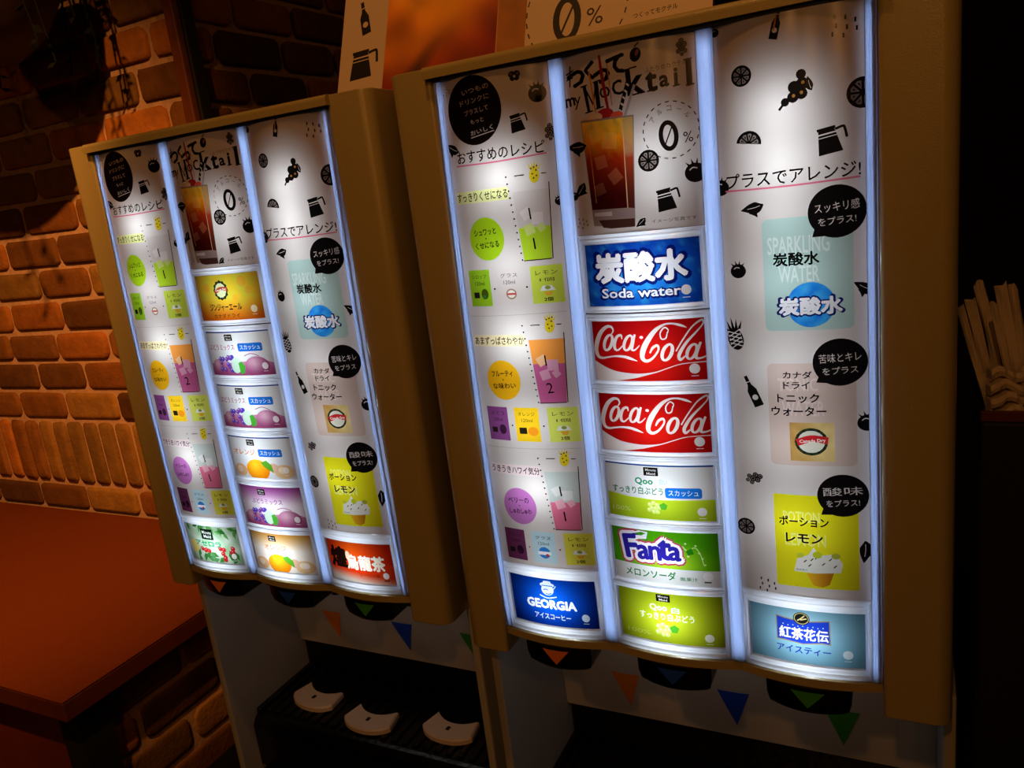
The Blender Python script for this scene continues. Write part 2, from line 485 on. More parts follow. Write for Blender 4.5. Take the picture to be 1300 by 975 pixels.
        ok = (top >= 0) & (cen[:, 0] > u0) & (cen[:, 0] < u1) & (-cen[:, 1] > v0) & (-cen[:, 1] < v1)
        keep = [tuple(int(q) for q in T[i]) for i in np.nonzero(ok)[0]]
        cols = [self.C[top[i]] for i in np.nonzero(ok)[0]]
        used = sorted({i for f in keep for i in f}); mp = {i: k for k, i in enumerate(used)}
        co = [place(Vo[i][0], -Vo[i][1]) for i in used]
        me = bpy.data.meshes.new(name); me.from_pydata(co, [], [tuple(mp[i] for i in f) for f in keep])
        at = me.attributes.new('ink', 'FLOAT_COLOR', 'CORNER')
        buf = []
        for f, c in zip(keep, cols):
            for i in f:
                cc = c(Vo[i][0], -Vo[i][1]) if callable(c) else c
                buf += [*lin(cc), 1.0]
        at.data.foreach_set('color', buf)
        me.materials.append(mat)
        for p in me.polygons: p.use_smooth = True
        me.update()
        return me

# ---- small drawn motifs
def rotp(u, v, s, rot, pts):
    c, sn = math.cos(rot), math.sin(rot)
    return [(u + (x * c - y * sn) * s, v + (x * sn + y * c) * s, *p) for (x, y, *p) in pts]

def ic_pot(A, u, v, s, bg=PAPER, rot=-0.15, col=BLK):
    A.poly(rotp(u, v, s, rot, [(-.30, -.40), (.26, -.40), (.42, .45), (-.42, .45)]), col)
    A.poly(rotp(u, v, s, rot, [(-.34, -.5), (.3, -.5), (.3, -.4), (-.34, -.4)]), col)
    A.poly(rotp(u, v, s, rot, [(-.32, -.30), (.28, -.30), (.29, -.25), (-.33, -.25)]), bg)
    A.poly(rotp(u, v, s, rot, [(-.33, -.17), (.30, -.17), (.305, -.14), (-.335, -.14)]), bg)
    A.line(rotp(u, v, s, rot, [(.28, -.36), (.55, -.40), (.60, -.30), (.62, .02)]), .09 * s, col)
def ic_slice(A, u, v, s, bg=PAPER, half=False, rot=0.0):
    n = 20
    if half:
        A.poly(rotp(u, v, s, rot, [(.5 * math.cos(math.pi + k * math.pi / 12), .5 * math.sin(math.pi + k * math.pi / 12)) for k in range(13)]), BLK)
        rng = [(math.pi + (k + .12) * math.pi / 5, math.pi + (k + .88) * math.pi / 5) for k in range(5)]
    else:
        A.ell(u, v, .5 * s, .5 * s, BLK, 22)
        rng = [((k + .14) * math.pi / 4, (k + .86) * math.pi / 4) for k in range(8)]
    A_ = []
    for a, b in rng:
        mid = (a + b) / 2
        A.poly(rotp(u, v, s, rot, [(.10 * math.cos(mid), .10 * math.sin(mid)), (.37 * math.cos(a), .37 * math.sin(a)), (.40 * math.cos(mid), .40 * math.sin(mid)), (.37 * math.cos(b), .37 * math.sin(b))]), (120, 110, 106))
        A.poly(rotp(u, v, s, rot, [(.2 * math.cos(mid), .2 * math.sin(mid)), (.33 * math.cos(mid - .1), .33 * math.sin(mid - .1)), (.33 * math.cos(mid + .1), .33 * math.sin(mid + .1))]), BLK)
def ic_fruit(A, u, v, s, bg=PAPER, rot=0.0):
    A.ell(u, v, .46 * s, .42 * s, BLK, 22)
    for a in (-2.3, -1.85, -1.4, -.9):
        A.poly(rotp(u, v, s, rot, [(.30 * math.cos(a - .2), .34 * math.sin(a - .2)), (.64 * math.cos(a), .64 * math.sin(a)), (.30 * math.cos(a + .25), .34 * math.sin(a + .25))]), BLK)
    A.line(rotp(u, v, s, rot, [(-.25, -.12), (-.1, -.22), (.08, -.18)]), .05 * s, bg)
def ic_bottle(A, u, v, s, bg=PAPER, rot=0.3):
    A.poly(rotp(u, v, s, rot, [(-.07, -.75), (.07, -.75), (.08, -.35), (.2, -.1), (.2, .62), (-.2, .62), (-.2, -.1), (-.08, -.35)]), BLK)
    A.ell(*rotp(u, v, s, rot, [(0, .22)])[0], .12 * s, .12 * s, bg, 12)
    A.poly(rotp(u, v, s, rot, [(-.08, -.5), (.08, -.5), (.08, -.46), (-.08, -.46)]), bg)
def ic_pine(A, u, v, s, bg=PAPER, col=BLK, rot=0.2, hatch=True):
    A.ell(*rotp(u, v, s, rot, [(0, .15)])[0], .30 * s, .42 * s, col, 20, rot)
    for a in (-.35, -.17, 0, .17, .35):
        A.poly(rotp(u, v, s, rot, [(a * .6 - .07, -.2), (a * 1.1, -.72 + abs(a) * .6), (a * .6 + .07, -.2)]), col)
    if hatch:
        for k in (-.22, -.07, .08, .23):
            A.line(rotp(u, v, s, rot, [(-.24, k + .02), (.24, k + .24)]), .035 * s, bg, False)
            A.line(rotp(u, v, s, rot, [(.24, k + .02), (-.24, k + .24)]), .035 * s, bg, False)
def ic_leaf(A, u, v, s, bg=PAPER, rot=0.0):
    A.line(rotp(u, v, s, rot, [(-.5, .35, .03 * s), (-.1, .05, .50 * s), (.25, -.2, .62 * s), (.5, -.5, .05 * s)]), 1, BLK)
    A.line(rotp(u, v, s, rot, [(.0, .3, .03 * s), (.25, .15, .28 * s), (.52, .28, .03 * s)]), 1, BLK)
    A.line(rotp(u, v, s, rot, [(-.2, .12), (.12, -.12), (.36, -.36)]), .03 * s, bg)
def ic_berry(A, u, v, s, bg=PAPER, rot=0.5):
    for (x, y, r) in ((-.1, -.5, .14), (.05, -.28, .18), (-.12, -.12, .17), (.16, -.04, .16), (-.02, .14, .16), (-.16, .34, .12)):
        A.ell(*rotp(u, v, s, rot, [(x, y)])[0], r * s, r * s, BLK, 12)
    for (x, y) in ((.05, -.32), (.14, -.06), (-.02, .10)):
        A.ell(*rotp(u, v, s, rot, [(x, y)])[0], .05 * s, .05 * s, (150, 100, 40), 8)
    A.line(rotp(u, v, s, rot, [(-.16, .34), (-.22, .6)]), .07 * s, BLK)
def ic_fly(A, u, v, s, bg=PAPER, rot=0.0):
    for sx in (-1, 1):
        A.ell(*rotp(u, v, s, rot, [(.22 * sx, -.12)])[0], .26 * s, .2 * s, BLK, 12, rot + .5 * sx)
        A.ell(*rotp(u, v, s, rot, [(.18 * sx, .2)])[0], .2 * s, .16 * s, BLK, 12, rot - .5 * sx)
        A.ell(*rotp(u, v, s, rot, [(.25 * sx, -.12)])[0], .1 * s, .07 * s, (130, 84, 60), 8, rot)
def ic_dots(A, u, v, s, rot=0.3):
    for (x, y) in ((-.45, -.3), (-.05, -.35), (.35, -.32), (-.3, .02), (.12, .0), (.5, -.02), (-.35, .36), (.08, .34)):
        A.line(rotp(u, v, s, rot, [(x, y - .1), (x + .05, y + .08)]), .08 * s, BLK, False)
def ic_cone(A, u, v, s, bg=PAPER, rot=0.0):
    for k, (x, y, r) in enumerate(((0, -.38, .16), (-.16, -.16, .17), (.16, -.16, .17), (0, .06, .2), (-.2, .22, .14), (.2, .22, .14), (0, .4, .12))):
        A.ell(*rotp(u, v, s, rot, [(x, y)])[0], r * s, r * s, BLK, 12)
        A.ring(*rotp(u, v, s, rot, [(x, y)])[0], r * .6 * s, r * .6 * s, .04 * s, (130, 120, 116), 8)
ICON = dict(pot=ic_pot, slice=ic_slice, fruit=ic_fruit, bottle=ic_bottle, pine=ic_pine, leaf=ic_leaf, berry=ic_berry, fly=ic_fly, cone=ic_cone)

def shade(c, k): return tuple(max(0, min(255, v * k)) for v in c)
def mix(a, b, t):
    t = max(0.0, min(1.0, t)); return tuple(x + (y - x) * t for x, y in zip(a, b))
def wob(u, v, s=1.0):
    return 0.5 + 0.25 * math.sin(u * .31 * s + 1.3 * math.sin(v * .23 * s)) + 0.25 * math.sin(v * .41 * s + 1.7 * math.sin(u * .19 * s + 2))

# ---- the three tall posters
def art_recipes():
    A = Art(9, 124, 1, 519, PAPER, 7.0)
    A.ell(45, 33.5, 31, 32.5, (22, 13, 10), 40)
    for (s, u, v, w, h) in (('いつもの', 49, 14.5, 31, 5), ('ドリンクに', 47, 24.0, 34, 5.2), ('プラスして', 48, 34, 28, 5.0), ('もっと', 48, 43.5, 15, 4.2)):
        A.text(s, u, v, w, h, (190, 178, 168), 0.0, 0.10)
    A.text('おいしく', 52, 53, 26, 4.5, (200, 190, 180), 0.0, 0.14); A.line([(39, 58.8), (66, 55)], .8, (190, 178, 168), False)
    ic_fly(A, 92, 9, 13); ic_fruit(A, 112.5, 28, 19); ic_pot(A, 90, 52, 17); ic_cone(A, 121, 64, 15); ic_leaf(A, 13, 66, 14, rot=1.2); ic_dots(A, 14, 12, 8)
    ic_fruit(A, 124, 128, 10)
    A.text('おすすめのレシピ', 67, 76, 96, 12, BLK, 0.012)
    A.line([(17, 83.6), (66, 84.2), (116, 82.4)], 1.5, (212, 108, 130), True)
    G = dict(lime=(186, 216, 40), lemon=(222, 224, 92), beige=(208, 200, 196))
    blocks = [
        (99, 'すっきりくせになる', (226, 232, 160), (206, 198, 194), (176, 214, 44), '1', '1', (164, 208, 28), ('シュワッと', 'くせになる'), [(150, 200, 36), (214, 206, 202), (196, 216, 72)], .52),
        (246, 'あまずっぱさわやか', (236, 222, 176), (232, 150, 66), (192, 92, 142), '1', '2', (246, 186, 24), ('フルーティ', 'な味わい'), [(140, 74, 140), (248, 204, 34), (214, 224, 96)], .38),
        (389, 'うきうきハワイ気分', (232, 214, 216), (186, 196, 192), (214, 108, 138), '1', '1', (186, 112, 184), ('ベリーの', 'しゅわしゅわ'), [(112, 50, 92), (184, 216, 226), (222, 216, 72)], .52)]
    for bi, (v, head, hcol, ctop, cbot, n1, n2, ccol, ctx, cards, cut) in enumerate(blocks):
        ic_pine(A, 102.3, v, 17, col=(222, 200, 36), rot=.1, hatch=False)
        for (x, y) in ((-2, 1), (2, 3), (-1, 5), (2, -2), (0, -5), (3, -6), (-3, -4)): A.ell(102.3 + x, v + y, .9, .9, (70, 60, 10), 7)
        A.line([(82, v + 1), (92, v + 1)], .9, BLK, False); A.line([(109, v + 1.5), (114, v + 1.5)], .9, BLK, False)
        y = v + 16
        A.rrect(12, 74, y - 6, y + 6, 2, hcol); A.text(head, 43, y, 60, 8.5, (44, 38, 28), 0.016)
        t0, t1 = v + 16, v + 83
        def U(s, t): return (78 + 5.5 * t if s == 0 else 116 - 4.5 * t)
        cu = cut
        A.poly([(U(0, 0), t0), (U(1, 0), t0), (U(1, cu), t0 + 67 * cu), (U(0, cu), t0 + 67 * cu)], ctop)
        A.poly([(U(0, cu), t0 + 67 * cu), (U(1, cu), t0 + 67 * cu), (U(1, 1), t1), (U(0, 1), t1)], cbot)
        for (x, yy, r, ro) in ((90, t0 + 22, 7, .3), (101, t0 + 27, 8, .8), (92, t0 + 37, 7, .5), (104, t0 + 36, 5, .2)):
            if bi == 0 and yy > t0 + 40: continue
            lc = mix(ctop if yy < t0 + 67 * cu else cbot, (245, 235, 235), .45)
            A.poly([(x + r * math.cos(ro + k * math.pi / 2), yy + r * math.sin(ro + k * math.pi / 2)) for k in range(4)], lc)
        for k in range(13):
            t = k / 12
            A.ell(73 + 8.5 * t, v + 1 + t * 81, .95, .95, BLK, 6)
        A.line([(115.5, v + 10), (112.5, v + 83)], 1.0, (50, 44, 36), False); A.line([(83, t1), (111.5, t1)], 1.0, (50, 44, 36), False)
        A.text(n1, 94, t0 + 22, None, 11, BLK, 0.0, 0.08); A.text(n2, 95.5, t0 + 51, None, 11, BLK, 0.0, 0.08)
        A.ell(43.5, v + 58.5, 20.5, 21.5, ccol, 36)
        A.text(ctx[0], 42.5, v + 51.5, 26, 6.2, BLK, 0.018, 0.05); A.text(ctx[1], 43.5, v + 64.5, 28, 6.2, BLK, 0.018, 0.05); A.ell(43, v + 58, .8, .8, BLK, 6)
        for k, (a, b) in enumerate(((15.5, 42), (50, 78.5), (88, 120.5))):
            a += bi * 1.5; b += bi * 1.2; c0 = v + 89 - bi * 1.0; c1 = c0 + 37.5
            A.rrect(a, b, c0, c1, .8, cards[k])
            txtc = (34, 26, 20)
            A.text(('シロップ', 'グラス', 'レモン')[k] if bi != 1 else ('ぶどう', 'オレンジ', 'レモン')[k], (a + b) / 2, c0 + 7, (b - a) * .68, 4.2, txtc, 0.0)
            A.text('120ml' if k < 2 else '1個', (a + b) / 2, c0 + 14, (b - a) * .45, 3.8, txtc, 0.0)
            mu = (a + b) / 2; mv = c0 + 26
            if k == 0:
                A.rrect(mu - 9, mu - 2, mv - 3, mv + 3, .5, (40, 34, 30)); A.ell(mu + 5, mv - 1, 4.5, 5.5, shade(cards[0], .45), 12); A.ell(mu + 4, mv + 2, 2.5, 2.5, (60, 120, 50) if bi == 0 else (60, 30, 60), 9)
            elif k == 1:
                if bi == 0: A.ell(mu + 1, mv, 6, 5.5, (150, 130, 110), 14); A.ell(mu + 1, mv, 4.5, 4, (236, 226, 214), 12); A.rrect(mu - 4, mu + 6, mv - 1, mv + 1, .4, (190, 80, 70))
                elif bi == 1: A.rrect(mu - 10, mu - 1, mv - 4, mv + 3, .5, (40, 34, 20)); A.ell(mu + 6, mv, 6, 5, (244, 150, 30), 14)
                else: A.ell(mu, mv - 1, 7, 7, (40, 120, 200), 16); A.rrect(mu - 8, mu + 8, mv - 2.4, mv + 1.6, 1, (240, 244, 250)); A.ell(mu + 3, mv + 2, 2, 2, (190, 60, 60), 8)
            else:
                A.poly([(mu - 8, mv - 1), (mu + 8, mv - 1), (mu + 4, mv - 6), (mu - 5, mv - 6)], (236, 240, 236)); A.ell(mu, mv - 4, 3, 2, (140, 160, 60), 9)
                A.poly([(mu - 4, mv), (mu + 5, mv), (mu + 3, mv + 4), (mu - 2, mv + 4)], (226, 170, 50)); A.text('2個', mu, mv + 7.5, 9, 4, txtc, 0.02)
            if k < 2: A.ell(b + 4.5, c0 + 20, 1.0, 1.0, BLK, 7)
    A.line([(12, 236), (121, 235)], .5, (176, 172, 170), False); A.line([(12, 380), (121, 379)], .5, (176, 172, 170), False)
    return A

def drink(u, v):
    t = (v - 58) / 88.0
    n = wob(u * 1.7, v * 1.5, 1.5)
    tt = t + (n - .5) * .16
    c = mix((250, 206, 70), (246, 156, 16), tt / .22) if tt < .22 else mix((246, 156, 16), (150, 40, 12), (tt - .22) / .2) if tt < .42 else mix((150, 40, 12), (62, 10, 8), (tt - .42) / .4)
    return shade(c, .8 + .4 * n)

def serif(A, s, u, v, h, col=BLK, bold=.02):
    """letter with slab feet, hand cut look"""
    A.text(s, u, v, None, h, col, bold)

def art_mocktail():
    A = Art(139, 261, 1, 163, PAPER, 5.0)
    for (ch, u, v, h, r) in (('つ', 152, 22, 13, .1), ('く', 166, 17, 15, -.05), ('っ', 178, 24, 11, .1), ('て', 192, 17, 15, .12)):
        A.text(ch, u, v, None, h, BLK, .045, r)
        A.text(ch, u + .8, v + .3, None, h, BLK, .03, r)
    A.ell(210.5, 11.5, 5, 6, BLK, 16, .3); A.line([(210, 5), (214, 2)], 1.2, BLK, False); A.ell(212, 10, 1.5, 3, (140, 84, 60), 8, .4)
    A.line([(142, 17), (150, 14)], 1.4, BLK, False); A.line([(142, 22), (149, 20)], 1.4, BLK, False); A.line([(147, 10), (145, 28)], 1.4, BLK, False)
    A.text('ふたりのカクテル', 236, 25, 36, 4.2, (50, 44, 42), 0.0, .06)
    for (ch, u, v, h, r, b) in (('m', 144, 41, 8, .1, .03), ('y', 152, 43, 11, .0, .0), ('o', 180, 38, 10, .1, .0), ('c', 192, 36, 13, .05, .0), ('k', 209, 33, 23, .05, .03), ('t', 223, 36, 15, .0, .035), ('a', 234, 37, 10, .0, .03), ('i', 244, 35, 15, .0, .03), ('l', 255, 33, 20, .0, .04)):
        A.text(ch, u, v, None, h, BLK, b, r)
    # tall M with swelling stems and serifs
    for pts in ([(160, 30, 3.6), (163, 52, 3.0)], [(160, 30, 1.4), (168, 47, 1.6)], [(168, 47, 1.2), (172, 28, 1.4)], [(172, 28, 4.2), (173, 50, 4.2)]): A.line(pts, 1, BLK, False)
    for (a, b, y) in ((156, 163, 29.5), (169, 177, 27.5), (159, 167, 52.5), (169, 178, 50.5)): A.line([(a, y + .5), (b, y - .5)], 1.3, BLK, False)
    for (a, b, y) in ((204, 211, 22), (204, 212, 44.5), (213, 217, 44), (251, 258, 22.5), (252, 259, 43.5), (241, 247, 42.5), (219, 227, 43.5)): A.line([(a, y), (b, y - .6)], 1.3, BLK, False)
    # straws and garnish
    A.line([(203, 30), (191, 62)], 3.4, BLK, False)
    for k in range(6): A.line([(200.7 - 2.1 * k, 34 + 5.2 * k), (202.9 - 2.1 * k, 36.2 + 5.2 * k)], 1.5, (226, 220, 214), False)
    A.line([(208, 36), (196, 64)], 2.4, (168, 164, 168), False)
    A.line([(177, 6, 2.2), (179, 30, 3.2), (183, 60, 2.2)], 1, (150, 26, 26), True); A.line([(166, 18), (170, 58)], 1.6, (206, 140, 40), False)
    A.line([(184, 14), (186, 50)], .9, (182, 120, 110), False)
    A.ell(179, 56, 8, 4.5, (176, 40, 40), 14); A.ell(168, 58, 8, 4, (232, 196, 150), 14); A.ell(190, 59, 6, 3.2, (232, 90, 60), 12); A.ell(158, 60, 3, 2, (224, 160, 140), 8)
    # the glass
    A.poly([(153.5, 59), (205.5, 61), (199.8, 158), (158.5, 155)], (150, 128, 116))
    A.poly([(154.5, 61), (195, 62), (194, 141), (158, 140)], drink)
    A.poly([(195, 62), (204.3, 62.5), (200.3, 142), (194, 141)], lambda u, v: mix((176, 150, 120), drink(u, v), .35 + .5 * (v > 95)))
    for (x, y, r, ro) in ((166, 74, 9, .3), (181, 80, 10, .9), (171, 98, 8, .6), (184, 112, 8, .2), (168, 122, 7, .5)):
        for d in range(1): A.poly([(x + r * math.cos(ro + k * math.pi / 2), y + r * math.sin(ro + k * math.pi / 2)) for k in range(4)], lambda u, v: mix(drink(u, v), (255, 220, 150), .22))
    A.line([(194.6, 63), (193.8, 141)], .9, (222, 170, 120), False); A.line([(160, 70), (163, 134)], .7, (206, 130, 70), False)
    A.poly([(158.2, 141), (200.2, 143), (199.8, 150), (159, 149)], (150, 128, 126)); A.poly([(160, 143), (178, 143), (178, 147), (160, 146)], (204, 190, 186))
    A.poly([(164, 150), (199.6, 151), (199.4, 158.5), (176, 158.5), (168, 157)], (74, 44, 38))
    # zero percent stamp
    A.ring(237, 78.5, 24.5, 24.5, .9, BLK, 44, 0, 1)
    A.ring(235, 83, 8.6, 13.2, 4.0, BLK, 26, -.08); A.line([(231, 92), (239, 74)], 1.2, BLK, False)
    A.text('%', 251.5, 86, None, 9, BLK, 0.0, .05)
    for k, ch in enumerate('アルコール'):
        a = math.radians(-145 + 27 * k); A.text(ch, 237 + 18.5 * math.cos(a), 78.5 + 18.5 * math.sin(a), 4.2, None if ch == 'ー' else 4.4, BLK, 0.0, -(a + math.pi / 2))
    ic_slice(A, 216, 102, 19); ic_pot(A, 229, 138, 20); ic_fruit(A, 256, 117, 20); ic_leaf(A, 146, 82, 16, rot=.7); ic_leaf(A, 147, 122, 13, rot=-.2); ic_fruit(A, 140, 126, 9)
    ic_dots(A, 146, 152, 11); ic_leaf(A, 205, 156, 9); ic_cone(A, 250, 12, 14)
    A.text('イメージ写真です', 235, 155.5, 40, 3.4, (60, 50, 46), 0.0)
    return A

def bubble(A, u, v, r, tail, l1, l2):
    A.ell(u, v, r + 1, r, BLK, 36); A.poly([(u - r * .75, v + r * .4), (u - r * .1, v + r * .9), tail], BLK)
    A.text(l1, u, v - 4.2, r * 1.6, 8, (206, 200, 196), 0.0, .05); A.text(l2, u, v + 7.2, r * 1.35, 6.4, (206, 200, 196), 0.0, .05)

def art_arrange():
    A = Art(276, 393, 1, 519, PAPER, 7.0)
    ic_bottle(A, 328, 10, 17, rot=.25); A.line([(329, 2), (326, 14)], 1.2, (190, 120, 50), False)
    ic_dots(A, 378, 20, 19); ic_slice(A, 299, 44, 17); ic_berry(A, 342, 64, 28); ic_slice(A, 391.5, 71, 24); ic_slice(A, 303, 99, 21, half=True, rot=.15); ic_pot(A, 366, 105, 22)
    ic_fruit(A, 278, 6, 8); ic_leaf(A, 303, 153, 15, rot=.5); ic_fruit(A, 289, 206, 15); ic_fruit(A, 277, 133, 16)
    ic_leaf(A, 390, 226, 14, rot=1.2); ic_pine(A, 283, 264, 24, rot=-.2); ic_bottle(A, 297, 317, 22, rot=-.4); ic_fruit(A, 392, 345, 18)
    ic_cone(A, 294, 401, 16, rot=1.2); ic_slice(A, 284, 452, 17); ic_leaf(A, 389, 470, 17, rot=-.8); ic_dots(A, 301, 512, 16); ic_leaf(A, 352, 58, 9, rot=2)
    A.text('プラスでアレンジ!', 336, 128.5, 107, 12.5, BLK, 0.012)
    A.line([(281, 136.4), (336, 136.9), (389, 135.6)], 1.5, (212, 108, 130), True)
    # water block
    A.rrect(311, 383, 163, 260, 5, (176, 206, 200))
    A.text('SPARKLING', 340, 186, 50, 15, (212, 228, 224), 0.012); A.text('WATER', 340, 211, 33, 14, (212, 228, 224), 0.012)
    A.text('炭酸水', 338, 198, 37, 11, BLK, 0.03)
    A.ell(349, 238, 19.5, 19.5, lambda u, v: mix((20, 120, 224), (70, 176, 240), wob(u, v, 1.2)), 36)
    A.text('炭酸水', 348.5, 239, 53, 16, (14, 30, 96), 0.085); A.text('炭酸水', 348.5, 239, 50, 14.4, (238, 240, 246), 0.045)
    bubble(A, 371, 161.5, 21.5, (351.5, 181), 'スッキリ感', 'をプラス!')
    # tonic block
    A.rrect(310.5, 383.5, 289.5, 385, 5, (206, 186, 176))
    A.text('TONIC', 336, 309, 34, 12, (222, 206, 198), 0.012); A.text('WATER', 340, 331, 36, 14, (222, 206, 198), 0.012)
    A.text('カナダ', 336, 300, 24, 6.5, BLK, 0.02); A.text('ドライ', 335, 309.5, 22, 6.5, BLK, 0.02); A.text('トニック', 336, 321.5, 35, 8, BLK, 0.025); A.text('ウォーター', 336, 333.5, 46, 8.5, BLK, 0.025)
    A.poly([(328, 344), (365.5, 344), (365.5, 380.5), (328, 380.5)], lambda u, v: mix((176, 130, 62), (232, 214, 150), (u - 328) / 46 + (wob(u, v) - .5) * .4 + .1))
    A.ell(346, 362, 14, 13, (44, 56, 40), 22); A.ell(346, 362, 11.5, 10.5, (214, 214, 200), 20)
    for k in range(12): A.ell(346 + 12.7 * math.cos(k * .5236), 362 + 11.7 * math.sin(k * .5236), 1.5, 1.5, (30, 40, 30), 7)
    A.line([(334, 363), (346, 359), (360, 361)], 6.5, (196, 40, 44), True); A.text('Canada Dry', 347, 361.5, 22, 4.2, (240, 236, 226), 0.02, .06)
    bubble(A, 371, 289.5, 21.0, (351.5, 307), '苦味とキレ', 'をプラス')
    # lemon block
    A.rrect(311, 383.5, 414, 508.5, 2, (226, 222, 28))
    A.text('POTION', 335, 436, 32, 11, (236, 236, 130), 0.012); A.text('LEMON', 338, 459, 36, 13, (236, 236, 130), 0.012)
    A.text('ポーション', 337, 440.5, 43, 9.5, BLK, 0.028); A.text('レモン', 337, 457.5, 32, 9, BLK, 0.028)
    A.poly([(327, 492), (330, 479), (340, 474), (345, 466), (350, 474), (364, 472), (370, 482), (368, 491), (350, 493)], (232, 234, 224))
    for (x, y) in ((336, 482), (342, 480), (352, 484), (358, 479), (340, 486), (362, 486), (346, 478)): A.line([(x, y), (x + 2.5, y - 2.5)], 1.0, (60, 60, 40), False)
    A.ell(348, 473.5, 4.2, 3.6, (190, 206, 40), 14); A.ell(333, 475, 3.4, 2.6, (200, 210, 60), 12); A.ell(364, 474, 4, 3, (170, 180, 60), 12)
    A.poly([(338, 493.5), (362, 491.5), (358, 504), (352, 507), (344, 505.5)], lambda u, v: mix((236, 184, 40), (176, 110, 24), (u - 340) / 22))
    A.text('国産果汁', 334, 490, 10, 1.8, (90, 90, 70), 0.0)
    bubble(A, 371, 413.5, 20.5, (352.5, 432.5), '酸味', 'をプラス!')
    return A

# ---- the drink cards (local frame: w 110, h 60, origin top left)
CW, CH = 110.0, 59.0
def seal(A, u=96, v=47, r=4.6, c=(236, 236, 236)):
    A.ell(u, v, r, r, c, 18); A.line([(u - 3.4, v + 7), (u + 3.4, v + 7)], .7, c, False)

def card_soda():
    def base(u, v):
        n = wob(u, v, 1.1); d = math.hypot((u - 52) / 60, (v - 36) / 26)
        return mix(mix((40, 150, 232), (14, 70, 184), d * .9), (70, 190, 240), max(0, n - .55) * 1.1)
    A = Art(0, CW, 0, CH, base, 4.0)
    A.text('炭酸水', 54, 23, 91, 29.5, (10, 26, 108), .10); A.text('炭酸水', 54, 23, 87, 26.5, (244, 246, 250), .05)
    A.text('Soda water', 53, 46.8, 79, 11, (10, 26, 108), .075); A.text('Soda water', 53, 46.8, 77, 9.2, (240, 244, 250), .02)
    seal(A); return A

def K(pts):  # strokes of the script, drawn on a 650 x 342 sheet
    out = []
    for p in pts:
        u = (p[0] - 100 - (p[1] - 85) * .075) / 650 * CW; v = (p[1] - 85) / 342 * CH
        out.append((u, v, p[2] / 650 * CW) if len(p) == 3 else (u, v))
    return out

def card_cola():
    def base(u, v): return mix((214, 26, 16), (176, 10, 18), math.hypot((u - 58) / 75, (v - 40) / 50))
    A = Art(0, CW, 0, CH, base, 5.0); W_ = (236, 228, 224)
    up_ = K([(118, 312), (180, 345), (260, 372), (380, 384), (480, 376), (560, 352), (640, 331), (776, 324)])
    lo_ = K([(128, 432), (240, 428), (360, 412), (430, 396), (500, 378), (560, 358), (640, 336), (776, 330)])
    up_ = catmull(up_, 4); lo_ = catmull(lo_, 4)
    for i in range(len(up_) - 1):
        A.poly([up_[i], up_[i + 1], lo_[i]], W_); A.poly([lo_[i], up_[i + 1], lo_[i + 1]], W_)
    # first capital with its swash
    A.line(K([(224, 160, 5), (238, 138, 9), (226, 116, 13), (196, 116, 18), (160, 146, 24), (136, 196, 28), (126, 246, 26), (138, 284, 20), (166, 296, 14), (205, 290, 10), (250, 284, 10), (300, 286, 15), (340, 296, 16), (384, 312, 3)]), 1, W_, True, 6)
    # o c a
    def bowl(x, y, rx, ry, w):
        A.line(K([(x + rx * math.cos(a) - ry * .28 * math.sin(a), y + ry * math.sin(a), w * (.62 + .38 * abs(math.cos(a)))) for a in [k * 2 * math.pi / 14 for k in range(15)]]), 1, W_, True, 2)
    bowl(206, 206, 24, 44, 19)
    A.line(K([(292, 186, 6), (286, 164, 13), (262, 172, 16), (246, 206, 20), (248, 240, 17), (268, 248, 10), (300, 220, 6)]), 1, W_)
    bowl(330, 208, 23, 42, 18)
    A.line(K([(370, 160, 12), (356, 214, 18), (352, 244, 16), (370, 248, 9), (398, 222, 5)]), 1, W_)
    A.ell(*K([(408, 178)])[0][:2], 1.9, 1.5, W_, 10)
    # second capital with the loop and the long arm
    A.line(K([(556, 152, 5), (548, 186, 8), (524, 190, 8), (516, 158, 8), (538, 128, 8), (560, 140, 6), (556, 160, 5)]), 1, W_)
    A.line(K([(660, 134, 4), (628, 120, 14), (580, 108, 10), (536, 112, 12), (490, 140, 22), (448, 192, 30), (420, 246, 32), (414, 292, 26), (438, 312, 18), (474, 296, 13), (506, 252, 11), (500, 226, 14), (474, 238, 15), (458, 268, 8)]), 1, W_, True, 6)
    bowl(556, 266, 26, 44, 20)
    # l
    A.line(K([(604, 262, 8), (640, 200, 8), (690, 130, 8), (738, 98, 12), (746, 118, 8), (716, 156, 9), (660, 216, 15), (622, 280, 19), (628, 310, 15), (656, 290, 8)]), 1, W_, True, 6)
    # a
    bowl(690, 268, 24, 40, 18)
    A.line(K([(736, 218, 12), (716, 272, 18), (714, 304, 16), (740, 306, 10), (768, 296, 8)]), 1, W_)
    seal(A, 99, 48, 4.9); return A

def makers_mark(A, u, v, w=15, h=9):
    A.rrect(u - w / 2, u + w / 2, v - h / 2, v + h / 2, .6, (22, 22, 22))
    A.text('Minute', u, v - h * .2, w * .72, h * .3, (200, 200, 196), .01); A.text('Maid', u, v + h * .24, w * .6, h * .3, (200, 200, 196), .01)

def squash_tag(A, u0, u1, v0, v1):
    A.rrect(u0, u1, v0, v1, 2.5, (24, 110, 204)); A.text('スカッシュ', (u0 + u1) / 2, (v0 + v1) / 2, (u1 - u0) * .82, (v1 - v0) * .56, (226, 238, 250), .01)

def white_base(u, v): return mix((232, 236, 236), (212, 216, 220), v / CH)

